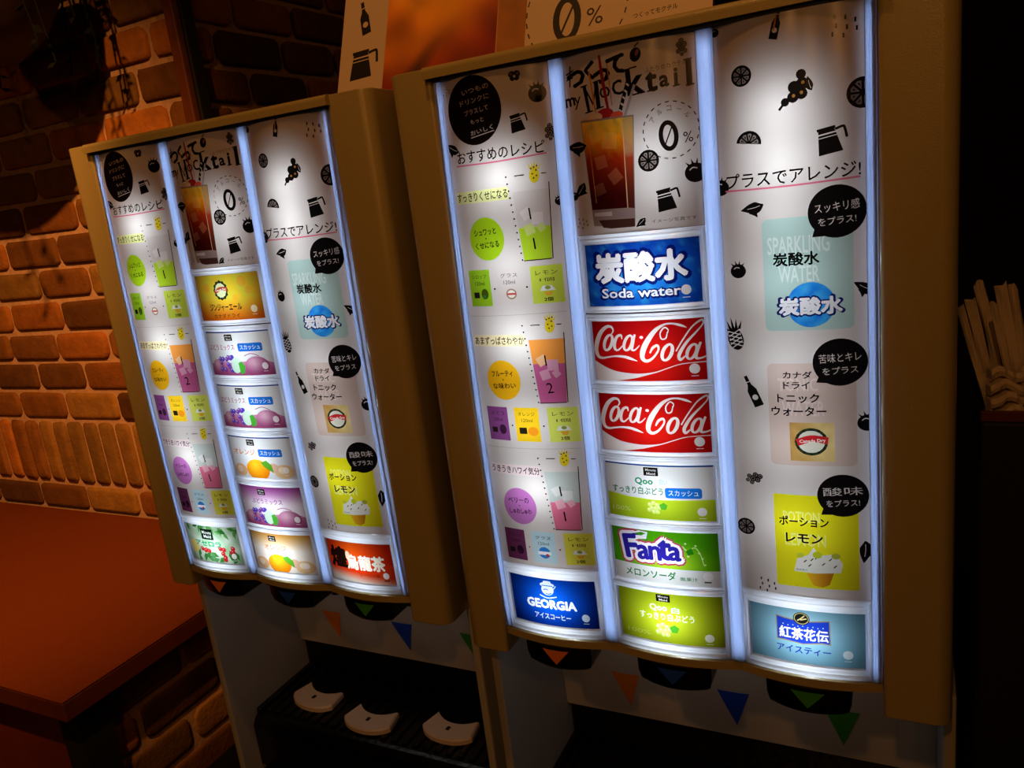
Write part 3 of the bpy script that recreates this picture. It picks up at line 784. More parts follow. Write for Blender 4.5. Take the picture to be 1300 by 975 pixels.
def muscat(A, u, v, s=1.0):
    for (x, y) in ((-8, 0), (-4, -2), (0, 0), (-6, 4), (-2, 4), (2, 3), (-9, 6), (-4, 8), (0, 8)):
        A.ell(u + x * s, v + y * s, 2.5 * s, 2.5 * s, (206, 226, 120), 12); A.ell(u + x * s - .6, v + y * s - .7, .9 * s, .9 * s, (244, 250, 214), 7)
    A.poly([(u + 2 * s, v), (u + 7 * s, v - 3 * s), (u + 11 * s, v), (u + 9 * s, v + 5 * s), (u + 4 * s, v + 5 * s)], (76, 168, 40))

def card_squash_muscat():
    A = Art(0, CW, 0, CH, white_base, 5.0)
    top = [(-.0, 33), (22, 36), (50, 37.5), (80, 37), (CW, 36)]
    A.poly(top + [(CW, CH), (0, CH)], lambda u, v: mix((182, 208, 38), (160, 190, 30), (v - 33) / 26))
    A.line([(0, 1.0), (CW, 1.0)], 1.6, (26, 74, 150), False)
    makers_mark(A, 49, 7.5); A.text('Qoo', 41, 18.5, 19, 8.5, (16, 140, 96), .03); A.text('白い', 61, 18, 8, 6, (120, 196, 196), 0.0)
    A.text('すっきり白ぶどう', 33, 28.5, 54, 8, (16, 124, 84), .02); squash_tag(A, 62, 98, 24, 35)
    muscat(A, 53, 43, .95); A.text('100%', 14, 50, 20, 5, (206, 222, 130), 0.0); seal(A, 97, 49, 4.6); return A

def card_melon():
    def base(u, v):
        if v > 41: return (226, 228, 226)
        d = math.hypot((u - 62) / 48, (v - 36) / 26); return mix((180, 222, 44), (72, 158, 10), d * .95)
    A = Art(0, CW, 0, CH, base, 3.0)
    A.poly([(0, 39.5), (40, 41), (CW, 42), (CW, CH), (0, CH)], (222, 226, 224)); A.poly([(0, 36), (0, 39.5), (40, 41), (CW, 42), (CW, 38)], base if False else (lambda u, v: mix((180, 222, 44), (72, 158, 10), math.hypot((u - 62) / 48, (v - 36) / 26) * .95)))
    W2, RD, NB = (240, 240, 246), (190, 60, 90), (42, 34, 152)
    L = (('F', 20, 20, 25, .12, .035), ('a', 33.5, 25.5, 15, .06, .035), ('n', 46, 25, 14.5, .02, .035), ('t', 56.5, 20.5, 21, -.02, .035), ('a', 66.5, 24, 14.5, -.05, .035))
    for col, b, gx in ((RD, .125, 3.0), (W2, .095, 2.0)):
        for ch, u, v, h, r, _ in L: A.text(ch, u, v, None, h + gx, col, b, r)
        A.poly([(13 - gx / 2, 9), (30, 2 - gx / 3), (40, 3 - gx / 3), (38, 10), (14, 13)], col)
    A.line([(16, 11), (24, 6.5), (34, 5.0)], 2.6, NB, True); A.poly([(25, 5), (33, 2.5), (38, 4), (32, 7)], (60, 150, 30))
    for ch, u, v, h, r, b in L: A.text(ch, u, v, None, h, NB, b, r)
    for (u, v) in ((78, 12), (83, 20), (88, 14), (91, 22), (94, 28), (96, 35), (80, 26)): A.ell(u, v, 1.2, 1.2, (200, 236, 150), 8)
    A.line([(75, 15), (80, 20), (87, 16), (92, 23), (95, 36)], .8, (210, 240, 160), True); A.poly([(78, 20), (84, 17), (86, 23), (80, 25)], (40, 130, 20))
    A.text('メロンソーダ', 39, 49.5, 54, 9.5, (16, 128, 64), .02); A.text('無果汁', 79, 52, 18, 4.6, (16, 128, 64), .01)
    seal(A, 98, 48, 5.0, (244, 244, 244)); A.line([(94, 54.6), (101, 54.6)], 1.4, (40, 20, 20), False); return A

def card_muscat():
    A = Art(0, CW, 0, CH, lambda u, v: mix((188, 206, 40), (150, 172, 20), math.hypot((u - 55) / 70, (v - 30) / 45)), 5.0)
    makers_mark(A, 50, 6, 15, 8.5); A.text('Qoo', 44, 18, 19, 9, (236, 246, 210), .03); A.text('白', 62, 19, 8, 7, (206, 236, 236), .02)
    A.text('すっきり白ぶどう', 52, 28, 58, 8.5, (240, 248, 214), .02); muscat(A, 52, 40, 1.15)
    A.text('100%', 20, 50, 26, 5, (196, 212, 90), 0.0); seal(A, 95, 49, 4.8, (240, 244, 226)); return A

def card_coffee():
    A = Art(0, CW, 0, CH, lambda u, v: mix((10, 96, 226), (4, 38, 130), math.hypot((u - 52) / 62, (v - 24) / 44)), 5.0)
    c = (214, 232, 246)
    A.ell(51, 13.5, 8, 7, c, 20); A.ell(51, 7.5, 9.5, 3.2, c, 16); A.rrect(46, 56.5, 2.5, 8, 2, c); A.line([(44, 8.6), (58, 8.6)], 1.0, (20, 90, 210), False)
    A.line([(45.5, 14), (49, 13), (52, 14)], 1.1, (20, 90, 210), True); A.line([(48, 18), (52, 19), (56, 17.5)], 1.2, (20, 90, 210), True); A.line([(55, 14), (60, 11), (62, 8)], 1.2, c, True)
    A.line([(40, 21), (50, 24), (62, 21.5)], 1.2, c, True)
    A.text('GEORGIA', 53, 32, 64, 10.5, (226, 238, 248), .05)
    A.text('アイスコーヒー', 53, 47.5, 47, 7, (206, 226, 244), .015); seal(A, 95, 46, 4.8, (196, 220, 240)); return A

def card_tea():
    A = Art(0, CW, 0, CH, lambda u, v: mix((150, 196, 214), (104, 160, 186), math.hypot((u - 52) / 66, (v - 20) / 50)), 5.0)
    A.poly([(26, 8.5), (34, 10), (52, 12), (70, 10), (78, 9), (78.6, 36), (70, 35), (52, 38), (34, 36), (26, 36)], (150, 140, 96))
    A.poly([(27, 9.8), (34, 11.2), (52, 13.2), (70, 11.2), (77, 10.2), (77.4, 34.8), (70, 33.8), (52, 36.8), (34, 34.8), (27, 34.8)], (30, 62, 190))
    A.ell(51, 9.5, 8, 7, (30, 30, 26), 20); A.ring(51, 9.5, 7.2, 6.2, .8, (190, 180, 120), 20); A.line([(47, 12), (51, 9), (54, 6)], 1.2, (226, 214, 150), True); A.line([(50, 11), (56, 9)], 1.2, (226, 214, 150), False)
    for k in range(9): A.ell(33 + 4.8 * k, 17.5 + (k % 2) * .8, .7, .7, (180, 200, 236), 6)
    A.text('紅茶花伝', 52.5, 26.5, 47, 12.5, (232, 240, 250), .03)
    A.text('アイスティー', 52, 44.5, 52, 8, (20, 56, 160), .02); seal(A, 94, 45, 4.8, (206, 226, 234)); return A

def card_ginger():
    def base(u, v):
        n = wob(u, v, .8); return mix(mix((226, 190, 40), (206, 200, 60), n), (206, 96, 20), max(0, (v - 30) / 30) + max(0, abs(u - 55) - 38) / 60)
    A = Art(0, CW, 0, CH, base, 4.0)
    A.ell(48, 20, 12, 12, (36, 50, 34), 24); A.ell(48, 20, 9.5, 9.5, (214, 220, 170), 20)
    for k in range(12): A.ell(48 + 11 * math.cos(k * .5236), 20 + 11 * math.sin(k * .5236), 2.2, 2.2, (36, 50, 34), 8)
    A.line([(37, 22), (48, 18), (60, 19)], 5, (176, 60, 46), True); A.text('Canada Dry', 48, 19.6, 19, 3.6, (240, 236, 220), .02, .08)
    for (u, v, r) in ((84, 10, 7), (92, 22, 5), (22, 16, 6), (70, 30, 4)): A.ell(u, v, r, r, lambda uu, vv: mix(base(uu, vv), (236, 150, 50), .45), 18)
    A.text('ジンジャーエール', 50, 42, 56, 9, (30, 24, 12), .03); A.text('カナダドライ', 50, 53, 46, 5.5, (70, 20, 10), .01); seal(A, 96, 46, 4.8, (240, 226, 190)); return A

def grapes(A, alive=1.0):
    rnd = random.Random(5)
    A.poly([(0, 44), (18, 36), (36, 42), (70, 40), (92, 37), (CW, 44), (CW, CH), (0, CH)], lambda u, v: mix((206, 150, 180), (150, 60, 110), (v - 36) / 24))
    A.ell(84, 47, 19, 13, lambda u, v: mix((226, 190, 206), (150, 60, 110), math.hypot((u - 80) / 22, (v - 42) / 17)), 28)
    A.ell(14, 47, 11, 10, lambda u, v: mix((226, 196, 206), (160, 70, 110), math.hypot((u - 12) / 13, (v - 43) / 14)), 22)
    for k in range(16):
        u = 33 + rnd.uniform(-12, 14); v = 41 + rnd.uniform(-9, 12); c = (86, 66, 184) if k % 3 else (120, 60, 150)
        A.ell(u, v, 3.4, 3.4, c, 12); A.ell(u - 1, v - 1, 1.1, 1.1, (180, 170, 236), 7)
    A.ell(50, 45, 9, 11, (196, 226, 206), 20, .3); A.poly([(54, 42), (60, 40), (65, 47), (62, 56), (55, 57)], (70, 164, 50)); A.line([(66, 33), (78, 30), (90, 34)], 1.0, (160, 90, 120), True)

def card_grape(squash):
    A = Art(0, CW, 0, CH, white_base if squash else (lambda u, v: mix((150, 60, 140), (232, 224, 232), v / 26)), 5.0)
    if squash: A.line([(0, 1.0), (CW, 1.0)], 1.6, (26, 74, 150), False)
    makers_mark(A, 44, 8, 14, 8.5); grapes(A)
    if squash: A.text('ぶどうミックス', 27, 21, 50, 8, (170, 50, 100), .01); squash_tag(A, 58, 97, 16, 27)
    else: A.text('ぶどうミックス', 50, 22, 56, 8, (120, 50, 110), .01)
    seal(A, 96, 47, 4.6, (240, 232, 238)); return A

def card_orange(squash):
    A = Art(0, CW, 0, CH, white_base if squash else (lambda u, v: mix((206, 146, 60), (234, 226, 214), v / 24)), 5.0)
    if squash: A.line([(0, 1.0), (CW, 1.0)], 1.6, (26, 74, 150), False)
    makers_mark(A, 44, 8, 14, 8.5)
    A.ell(14, 49, 13, 9, (226, 178, 130), 22); A.ell(92, 49, 16, 10, (226, 190, 140), 22); A.ell(76, 44, 9, 7, (220, 180, 150), 18)
    A.ell(12, 48, 6, 5, (236, 214, 190), 14); A.ell(90, 47, 7, 5, (238, 220, 190), 14)
    A.ell(48, 47, 21, 15, lambda u, v: mix((252, 200, 40), (232, 130, 10), math.hypot((u - 44) / 24, (v - 40) / 22)), 30)
    A.poly([(56, 36), (66, 33), (74, 40), (75, 50), (66, 46), (60, 42)], (86, 160, 40))
    A.text('オレンジ', 28 if squash else 46, 22, 42 if squash else 40, 8, (220, 120, 20), .015)
    if squash: squash_tag(A, 55, 94, 17, 28)
    seal(A, 95, 47, 4.6, (244, 236, 224)); return A

def card_fruit_tea():
    A = Art(0, CW, 0, CH, lambda u, v: mix((216, 230, 218), (150, 196, 150), wob(u, v, .6)), 4.0)
    rnd = random.Random(2)
    for k in range(16):
        u = rnd.uniform(0, CW); v = rnd.choice((rnd.uniform(0, 9), rnd.uniform(0, 14) if u > 60 else rnd.uniform(0, 6)))
        A.poly(rotp(u, v, 8, rnd.uniform(0, 6), [(-1, 0), (0, -.4), (1.1, 0), (0, .4)]), rnd.choice(((70, 150, 60), (96, 170, 84), (46, 120, 50))))
    for k in range(14):
        A.poly(rotp(rnd.uniform(6, 104), rnd.uniform(46, 57), 8, rnd.uniform(0, 6), [(-1, 0), (0, -.5), (1.1, 0), (0, .5)]), rnd.choice(((60, 130, 60), (84, 150, 90))))
    A.ell(12, 36, 11, 11, (226, 206, 120), 20)
    for k in range(13):
        u, v = (rnd.uniform(68, 106), rnd.uniform(34, 55)) if k < 9 else (rnd.uniform(28, 52), rnd.uniform(38, 55))
        A.ell(u, v, 4.2, 3.8, (196, 36, 44), 12); A.ell(u - 1, v - 1, 1.2, 1.0, (244, 160, 150), 7)
    A.rrect(36, 62, 5, 22, .8, (20, 34, 30)); A.text('Minute', 49, 10.5, 20, 5, (226, 236, 230), .01); A.text('Maid', 49, 17, 16, 5, (226, 236, 230), .01)
    A.text('アセロラ', 46, 29, 56, 8.5, (30, 160, 116), .04); seal(A, 94, 47, 4.6, (240, 244, 240)); return A

def card_oolong():
    def base(u, v): return mix((206, 50, 14), (232, 226, 214), max(0, (v - 40 - .10 * (u - 10)) / 14)) if v > 30 else mix((226, 84, 16), (186, 30, 10), abs(u - 45) / 70)
    A = Art(0, CW, 0, CH, base, 4.0)
    A.text('煌', 20, 24, 29, 29, (30, 12, 8), .05); A.text('烏龍茶', 66, 29, 62, 21, (240, 232, 214), .04)
    A.text('ウーロン茶', 70, 47, 34, 5, (120, 40, 16), .0); A.ell(38, 20, 4, 7, (236, 210, 180), 12); seal(A, 96, 46, 4.6, (244, 240, 232)); A.line([(92, 53), (100, 53)], 1.5, (40, 20, 10), False)
    return A

# ------------------------------------------------------------------ shape of the lit front: three bowed columns
COLS = [(0.0, 131.0), (131.0, 268.0), (268.0, 402.0)]
PH = 606.0
def bow(u, v):
    b = 0.0
    for a, c in COLS:
        if a <= u <= c:
            t = (u - (a + c) / 2) / ((c - a) / 2); b = 10.0 * (1 - t * t)
    return b + 6.0 * (1 - (2 * v / PH - 1) ** 2)
def P3(u, v, lift=0.0): return (u / 1000.0, -(bow(u, v) + lift) / 1000.0, -v / 1000.0)

def rim_mesh(name, u0, u1, v0, v1, w, lift, mat):
    """raised clear rim following the bow, around a card"""
    bm = bmesh.new(); n = 10
    def ringpts(ins, lf):
        r = []
        a, b, c, d = u0 + ins, u1 - ins, v0 + ins, v1 - ins
        for k in range(n): r.append((a + (b - a) * k / n, c))
        for k in range(n): r.append((b, c + (d - c) * k / n))
        for k in range(n): r.append((b - (b - a) * k / n, d))
        for k in range(n): r.append((a, d - (d - c) * k / n))
        return [bm.verts.new(P3(u, v, lf)) for u, v in r]
    R = [ringpts(0, -3), ringpts(.4, lift), ringpts(w * .35, lift * .35), ringpts(w * .65, lift * .9), ringpts(w, .25)]
    for A, B in zip(R, R[1:]):
        for k in range(4 * n): bm.faces.new((A[k], A[(k + 1) % (4 * n)], B[(k + 1) % (4 * n)], B[k]))
    return mesh_from(bm, name, mat, False)

def bar_mesh(name, u0, u1, v0, v1, mat, depth=4.0, lift=2.0):
    """fluted acrylic strip standing in the valley between two columns"""
    bm = bmesh.new(); n = 48; rows = []
    prof = [(0, -depth), (0.0, .2), (.10, lift), (.24, lift * .75), (.5, lift * 1.1), (.76, lift * .75), (.90, lift), (1.0, .2), (1.0, -depth)]
    for j in range(n + 1):
        v = v0 + (v1 - v0) * j / n
        rows.append([bm.verts.new((( u0 + (u1 - u0) * p) / 1000, -((max(bow(u0, v), bow(u1, v))) + l) / 1000, -v / 1000)) for p, l in prof])
    for A, B in zip(rows, rows[1:]):
        for k in range(len(prof) - 1): bm.faces.new((A[k], A[k + 1], B[k + 1], B[k]))
    bm.faces.new(rows[0]); bm.faces.new(list(reversed(rows[-1])))
    return mesh_from(bm, name, mat)

MESH = {}
def shared(key, fn):
    if key not in MESH: MESH[key] = fn()
    return MESH[key]

ROWS = [172.5, 246.3, 318.8, 391.0, 463.0, 533.5]
LED_SITES = {1: [(100, .52, 116), (185, .75, 150), (262, .62, 120), (350, .7, 150), (425, .58, 120), (498, .25, 150)],
             2: [(92, .24, 112), (126, .20, 112)],
             3: [(74, .34, 112), (118, .40, 116), (160, .30, 130), (215, .50, 150), (290, .46, 150), (365, .46, 150), (440, .52, 150), (495, .14, 140)]}

def led(name, u, v, power, parent, spread=118):
    l = bpy.data.lights.new(name, 'AREA'); l.shape = 'DISK'; l.size = 0.012; l.energy = power; l.color = LED_COLOR; l.spread = math.radians(spread)
    o = bpy.data.objects.new(name, l); COL.objects.link(o); o.parent = parent
    o.location = (u / 1000, 0.036, -v / 1000); o.rotation_euler = (-math.pi / 2, 0, 0)
    return o

def lip_mesh():
    pts = [(-0.002, 0.06)]
    for i in range(0, 61):
        u = 402 * i / 60; pts.append((u / 1000, -(bow(u, PH) + 1.5) / 1000))
    pts.append((0.404, 0.06))
    bm = bmesh.new(); prism_bm(bm, pts, 'z', -0.6175, -0.6085)
    return mesh_from(bm, 'bottom_lip', M['plastic'])

def nozzle_cover_mesh():
    bm = bmesh.new(); n = 16
    outl = []
    for k in range(n + 1):
        t = -1 + 2 * k / n; outl.append((t * 0.040, -0.004 - 0.008 * (1 - t * t)))
    rows = []
    for z, s in ((0, 1.0), (-0.016, .99), (-0.026, .93), (-0.030, .82)):
        rows.append([bm.verts.new((x * s, y + (1 - s) * .02, z)) for x, y in outl] + [bm.verts.new((x * s, 0.05, z)) for x in (0.040, -0.040)])
    L = len(rows[0])
    for A, B in zip(rows, rows[1:]):
        for k in range(L): bm.faces.new((A[k], A[(k + 1) % L], B[(k + 1) % L], B[k]))
    bm.faces.new(rows[0]); bm.faces.new(list(reversed(rows[-1])))
    return mesh_from(bm, 'nozzle_cover', M['black'])

def triangle_mesh(name, w, h, surf, mat, n=8):
    """small triangular sticker lying on a surface, pointing down"""
    bm = bmesh.new(); rows = []
    for j in range(n + 1):
        t = j / n; ww = w * (1 - t) + .0004
        rows.append([bm.verts.new(surf(-ww / 2 + ww * i / n, -h * t)) for i in range(n + 1)])
    for A, B in zip(rows, rows[1:]):
        for i in range(n): bm.faces.new((A[i], A[i + 1], B[i + 1], B[i]))
    me = mesh_from(bm, name, mat, True)
    return me

SX0, SX1 = -0.046, 0.454
def splash_y(x, z):
    """splash panel: bulges out under each nozzle, falls back towards the tray"""
    t = max(0.0, min(1.0, (-0.648 - z) / 0.237))
    y = 0.204 + 0.026 * t
    xc = min((0.060, 0.210, 0.346), key=lambda c: abs(c - x))
    k = min(1.0, abs(x - xc) / 0.067)
    return y - 0.016 * (1 - k * k) * (0.35 * (1 - t) + 0.65 * math.sin(math.pi * t))

def splash_mesh():
    bm = bmesh.new(); nx, nz = 60, 16; rows = []
    for j in range(nz + 1):
        z = -0.648 - (0.885 - 0.648) * j / nz
        rows.append([bm.verts.new((SX0 + (SX1 - SX0) * i / nx, splash_y(SX0 + (SX1 - SX0) * i / nx, z), z)) for i in range(nx + 1)])
    for A, B in zip(rows, rows[1:]):
        for i in range(nx): bm.faces.new((A[i], B[i], B[i + 1], A[i + 1]))
    back = [bm.verts.new((x, 0.262, z)) for x, z in ((SX0, -0.648), (SX1, -0.648), (SX1, -0.885), (SX0, -0.885))]
    bm.faces.new(back)
    bm.faces.new(rows[0] + [back[1], back[0]]); bm.faces.new(list(reversed(rows[-1])) + [back[3], back[2]])
    bm.faces.new([r[0] for r in reversed(rows)] + [back[0], back[3]]); bm.faces.new([r[-1] for r in rows] + [back[2], back[1]])
    return mesh_from(bm, 'splash_panel', M['splash'], False)

def tray_mesh():
    bm = bmesh.new()
    y0, y1, z0, z1 = 0.082, 0.258, -1.045, -0.945
    # body with a rounded front, grille slats on top, upright rim at the back
    r = 0.022
    pts = [(y0 + r - r * math.sin(a), z1 - .004 - r + r * math.cos(a)) for a in [k * math.pi / 12 for k in range(7)]] + [(y0, z0), (y1, z0), (y1, z1 - .004)]
    prism_bm(bm, pts, 'x', SX0 + .001, SX1 - .001)
    for k in range(24):
        x = SX0 + .014 + k * .0206
        box_bm(bm, x, x + .010, y0 + .020, y1 - .026, z1 - .0045, z1, .0012, 1)
    box_bm(bm, SX0 + .001, SX1 - .001, y1 - .022, y1, z1 - .005, -0.8855, .004, 2)
    for xa in (SX0 + .001, SX1 - .011): box_bm(bm, xa, xa + .010, y0 + .012, y1 - .02, z1 - .005, z1 + .006, .002, 1)
    return mesh_from(bm, 'drip_tray', M['tray'])

def guide_mesh():
    """cream crescent that cradles a cup, with a small dark peg mark on top"""
    bm = bmesh.new(); n = 16
    outer, inner = [], []
    for k in range(n + 1):
        t = -1 + 2 * k / n
        a = t * 1.02
        outer.append((0.056 * math.sin(a), -0.030 * math.cos(a) + .006 * abs(t) ** 3))
        inner.append((0.040 * t, 0.026 - 0.017 * (1 - abs(t) ** 2.2)))
    def lay(z, g):
        return [bm.verts.new((x * g, y * g, z)) for x, y in outer] + [bm.verts.new((x * g, y * g, z)) for x, y in reversed(inner)]
    A, B, C_ = lay(0.0, 1.0), lay(0.007, 1.0), lay(0.010, .95)
    L = len(A)
    for X, Y in ((A, B), (B, C_)):
        for k in range(L): bm.faces.new((X[k], X[(k + 1) % L], Y[(k + 1) % L], Y[k]))
    m_ = n + 1
    for k in range(n):
        bm.faces.new((C_[k], C_[k + 1], C_[L - 2 - k], C_[L - 1 - k])); bm.faces.new((A[k + 1], A[k], A[L - 1 - k], A[L - 2 - k]))
    me_faces = len(bm.faces)
    box_bm(bm, -0.003, 0.0035, -0.010, -0.001, 0.0095, 0.0112, .001, 1)
    bmesh.ops.recalc_face_normals(bm, faces=bm.faces)
    me = bpy.data.meshes.new('cup_guide'); bm.to_mesh(me); bm.free()
    me.materials.append(M['guide']); me.materials.append(M['black'])
    for p in me.polygons:
        if p.index >= me_faces: p.material_index = 1
    return me

def cheek_mesh(side):
    bm = bmesh.new()
    if side < 0: x0, x1 = -0.0525, -0.0005
    else: x0, x1 = 0.4025, 0.4600
    outer_left = side < 0
    r = 0.014; pts = []
    def arc(cx_, cy_, a0, a1, rr):
        return [(cx_ + rr * math.cos(a0 + (a1 - a0) * k / 6), cy_ + rr * math.sin(a0 + (a1 - a0) * k / 6)) for k in range(7)]
    yf = -0.006
    rl, rr_ = (r, .004) if outer_left else (.004, r)
    pts += arc(x0 + rl, yf + rl, math.pi, 1.5 * math.pi, rl) + arc(x1 - rr_, yf + rr_, 1.5 * math.pi, 2 * math.pi, rr_)
    pts += [(x1, 0.150), (x0, 0.150)]
    prism_bm(bm, pts, 'z', -0.641, 0.0135)
    es = [e for e in bm.edges if abs(e.verts[0].co.z - e.verts[1].co.z) < 1e-6 and min(e.verts[0].co.y, e.verts[1].co.y) < 0.14]
    bmesh.ops.bevel(bm, geom=es, offset=0.0095, segments=4, profile=.5, affect='EDGES', clamp_overlap=True)
    me = mesh_from(bm, 'side_cheek', M['plastic'], True)
    return me

def top_rim_mesh():
    bm = bmesh.new(); r = .005
    y0, y1, z0, z1 = -0.0135, 0.150, 0.0025, 0.0142
    pts = [(y0, z0), (y1, z0), (y1, z1)] + [(y0 + r - r * math.sin(a), z1 - r + r * math.cos(a)) for a in [k * math.pi / 12 for k in range(7)]]
    prism_bm(bm, pts, 'x', -0.006, 0.408)
    return mesh_from(bm, 'top_rim', M['plastic'])

def lightbox_mesh():
    bm = bmesh.new()
    box_bm(bm, -0.0003, 0.4023, 0.048, 0.056, -0.6075, 0.002)
    box_bm(bm, -0.0003, 0.004, -0.0005, 0.048, -0.6075, 0.002); box_bm(bm, 0.398, 0.4023, -0.0005, 0.048, -0.6075, 0.002)
    box_bm(bm, 0.004, 0.398, -0.0005, 0.048, -0.002, 0.002); box_bm(bm, 0.004, 0.398, -0.0005, 0.048, -0.6075, -0.603)
    return mesh_from(bm, 'light_box', M['white_box'])

def dispenser(label, loc, cards, col_ends, guides=()):
    root = thing('drink_dispenser', label, 'drink dispenser', loc, 'backlit drink dispensers')
    # cabinet
    link('cabinet', shared('cab', lambda: box('cabinet', -0.050, 0.458, 0.151, 0.50, -0.646, 0.012, M['grey'], 0.004)), root)
    link('lower_back', shared('lowb', lambda: box('lower_back', -0.0455, 0.4535, 0.264, 0.50, -1.060, -0.647, M['grey'], 0.002)), root)
    link('head_floor', shared('hf', lambda: box('head_floor', -0.0495, 0.4575, 0.061, 0.1505, -0.640, -0.626, M['black'], 0.002)), root)
    for k, (a, b) in enumerate(((-0.058, -0.0465), (0.4545, 0.466))):
        link('side_wall', shared('sw%d' % k, lambda a=a, b=b: box('side_wall', a, b, 0.045 if True else 0, 0.502, -1.060, -0.642, M['grey'], 0.003)), root)
    link('base_panel', shared('bp', lambda: box('base_panel', -0.0460, 0.4540, 0.092, 0.263, -1.060, -1.0455, M['black'], 0.001)), root)
    sp_ = link('splash_panel', shared('splash', splash_mesh), root)
    for k, (cn, xc) in enumerate((('orange', 0.060), ('blue', 0.212), ('green', 0.348))):
        link('arrow_sticker', shared('stk' + cn, lambda cn=cn, xc=xc: triangle_mesh('arrow_sticker', .042, .062, lambda x, z: (xc + x, splash_y(xc + x, -0.800 + z) - .0008, -0.800 + z), M[cn])), sp_, cn + ' downward triangle sticker')
    tray = link('drip_tray', shared('tray', tray_mesh), root)
    for (x, y, ro) in guides:
        g = link('cup_guide', shared('guide', guide_mesh), tray); g.location = (x, y, -0.9449); g.rotation_euler = (0, 0, ro)
    # head
    link('light_box', shared('lb', lightbox_mesh), root)
    for s in (-1, 1): link('side_cheek', shared('cheek%d' % s, lambda s=s: cheek_mesh(s)), root)
    link('top_rim', shared('rim', top_rim_mesh), root)
    link('bottom_lip', shared('lip', lip_mesh), root)
    link('rim_slot', shared('slot', lambda: box('rim_slot', 0.0005, 0.4015, -0.0085, -0.0010, -0.0005, 0.0024, M['dark_slot'])), root)
    link('recipe_poster', shared('p1', lambda: art_recipes().mesh('recipe_poster', P3, M['film'])), root, 'white backlit recipe poster with pineapples and coloured circles')
    link('mocktail_poster', shared('p2', lambda: art_mocktail().mesh('mocktail_poster', P3, M['film'])), root, 'white backlit poster with a tall red and orange iced drink')
    link('topping_poster', shared('p3', lambda: art_arrange().mesh('topping_poster', P3, M['film'])), root, 'white backlit poster with mint, beige and yellow blocks under black bubbles')
    for k, (a, b) in enumerate(((0.2, 9.0), (124.5, 138.5), (261.5, 275.5), (393.3, 401.8))):
        link('divider_bar', shared('bar%d' % k, lambda a=a, b=b: bar_mesh('divider_bar', a, b, 1.0, 606.0, M['acrylic_blue'])), root)
    for k, (u, cn) in enumerate(((66, 'orange'), (200, 'blue'), (335, 'green'))):
        nc = link('nozzle_cover', shared('ncov', nozzle_cover_mesh), root); nc.location = (u / 1000, -0.002, -0.6177)
        link('arrow_mark', shared('mark' + cn, lambda cn=cn: triangle_mesh('arrow_mark', .032, .018, lambda x, z: (x, -0.0135 + 0.008 * (x / 0.040) ** 2 + .0 * z, z - .0035), M[cn])), nc, cn + ' downward triangle')
        link('nozzle', shared('noz', lambda: nozzle_mesh()), root).location = (u / 1000, 0.085, -0.640)
    ul = bpy.data.lights.new('alcove_fill', 'AREA'); ul.shape = 'RECTANGLE'; ul.size = 0.36; ul.size_y = 0.02; ul.energy = 0.045; ul.color = (1.0, 0.93, 0.86)  # added neutral fill for the grey alcove walls, not a fitting of the machine
    uo = bpy.data.objects.new('alcove_fill', ul); COL.objects.link(uo); uo.parent = root; uo.location = (0.2, 0.075, -0.6425); uo.rotation_euler = (0.25, 0, 0)
    # edge lights of the divider bars
    for u in (4.6, 131.5, 268.5, 397.5):
        bl = bpy.data.lights.new('edge_light', 'AREA'); bl.shape = 'RECTANGLE'; bl.size = 0.004; bl.size_y = 0.59; bl.energy = 0.026; bl.color = (0.50, 0.68, 1.0); bl.spread = math.radians(56)
        bo = bpy.data.objects.new('edge_light', bl); COL.objects.link(bo); bo.parent = root; bo.location = (u / 1000, 0.020, -0.303); bo.rotation_euler = (-math.pi / 2, 0, 0)
    # drink cards
    slots = [(2, r) for r in range(6)] + [(1, 5), (3, 5)]
    for (c, r), (key, fn, lab, pw) in zip(slots, cards + col_ends):
        a, b = {1: (9.2, 124.3), 2: (138.7, 261.3), 3: (275.7, 393.1)}[c]
        v0, v1 = ROWS[r] - 6.4, ROWS[r] + 65.4
        if r == 0: v0 = 163.5
        if c != 2: v0 = 519.5
        if r == 5: v1 = 606
        ua, ub = a + 7.5, b - 5.5; va, vb = ROWS[r], ROWS[r] + CH
        f = lambda u, v, ua=ua, ub=ub, va=va, vb=vb: P3(ua + (ub - ua) * u / CW, va + (vb - va) * v / CH)
        dc = link('drink_card', shared('card_%s_%d_%d' % (key, c, r), lambda: fn().mesh('drink_card', f, M['film'])), root, lab)
        link('card_frame', shared('frame%d_%d' % (c, r), lambda: framed(a, b, v0, v1, ua, ub, va, vb)), dc, 'clear white rim')
        led('panel_lamp', (ua + ub) / 2 + random.uniform(-4, 4), va + CH * .52, LED * pw * .72, root)
    for c, us in ((1, 66), (2, 218), (3, 328)):
        for v, p, sp in LED_SITES[c]: led('panel_lamp', us, v, LED * p, root, sp)
    return root

def framed(a, b, v0, v1, ua, ub, va, vb):
    """clear rim from the slot edge (a, b, v0, v1) to the print edge, ribbed"""
    bm = bmesh.new(); n = 12
    def loop(t, lift):
        A_, B_, C_, D_ = a + (ua - a) * t, b + (ub - b) * t, v0 + (va - v0) * t, v1 + (vb - v1) * t
        r = [(A_ + (B_ - A_) * k / n, C_) for k in range(n)] + [(B_, C_ + (D_ - C_) * k / n) for k in range(n)]
        r += [(B_ - (B_ - A_) * k / n, D_) for k in range(n)] + [(A_, D_ - (D_ - C_) * k / n) for k in range(n)]
        return [bm.verts.new(P3(u, v, lift)) for u, v in r]
    R = [loop(0, -2.5), loop(.02, 1.2), loop(.28, 2.6), loop(.45, 1.4), loop(.62, 2.4), loop(.9, 1.6), loop(1.0, .05)]
    for A, B in zip(R, R[1:]):
        for k in range(4 * n): bm.faces.new((A[k], A[(k + 1) % (4 * n)], B[(k + 1) % (4 * n)], B[k]))
    return mesh_from(bm, 'card_frame', M['acrylic_white'])

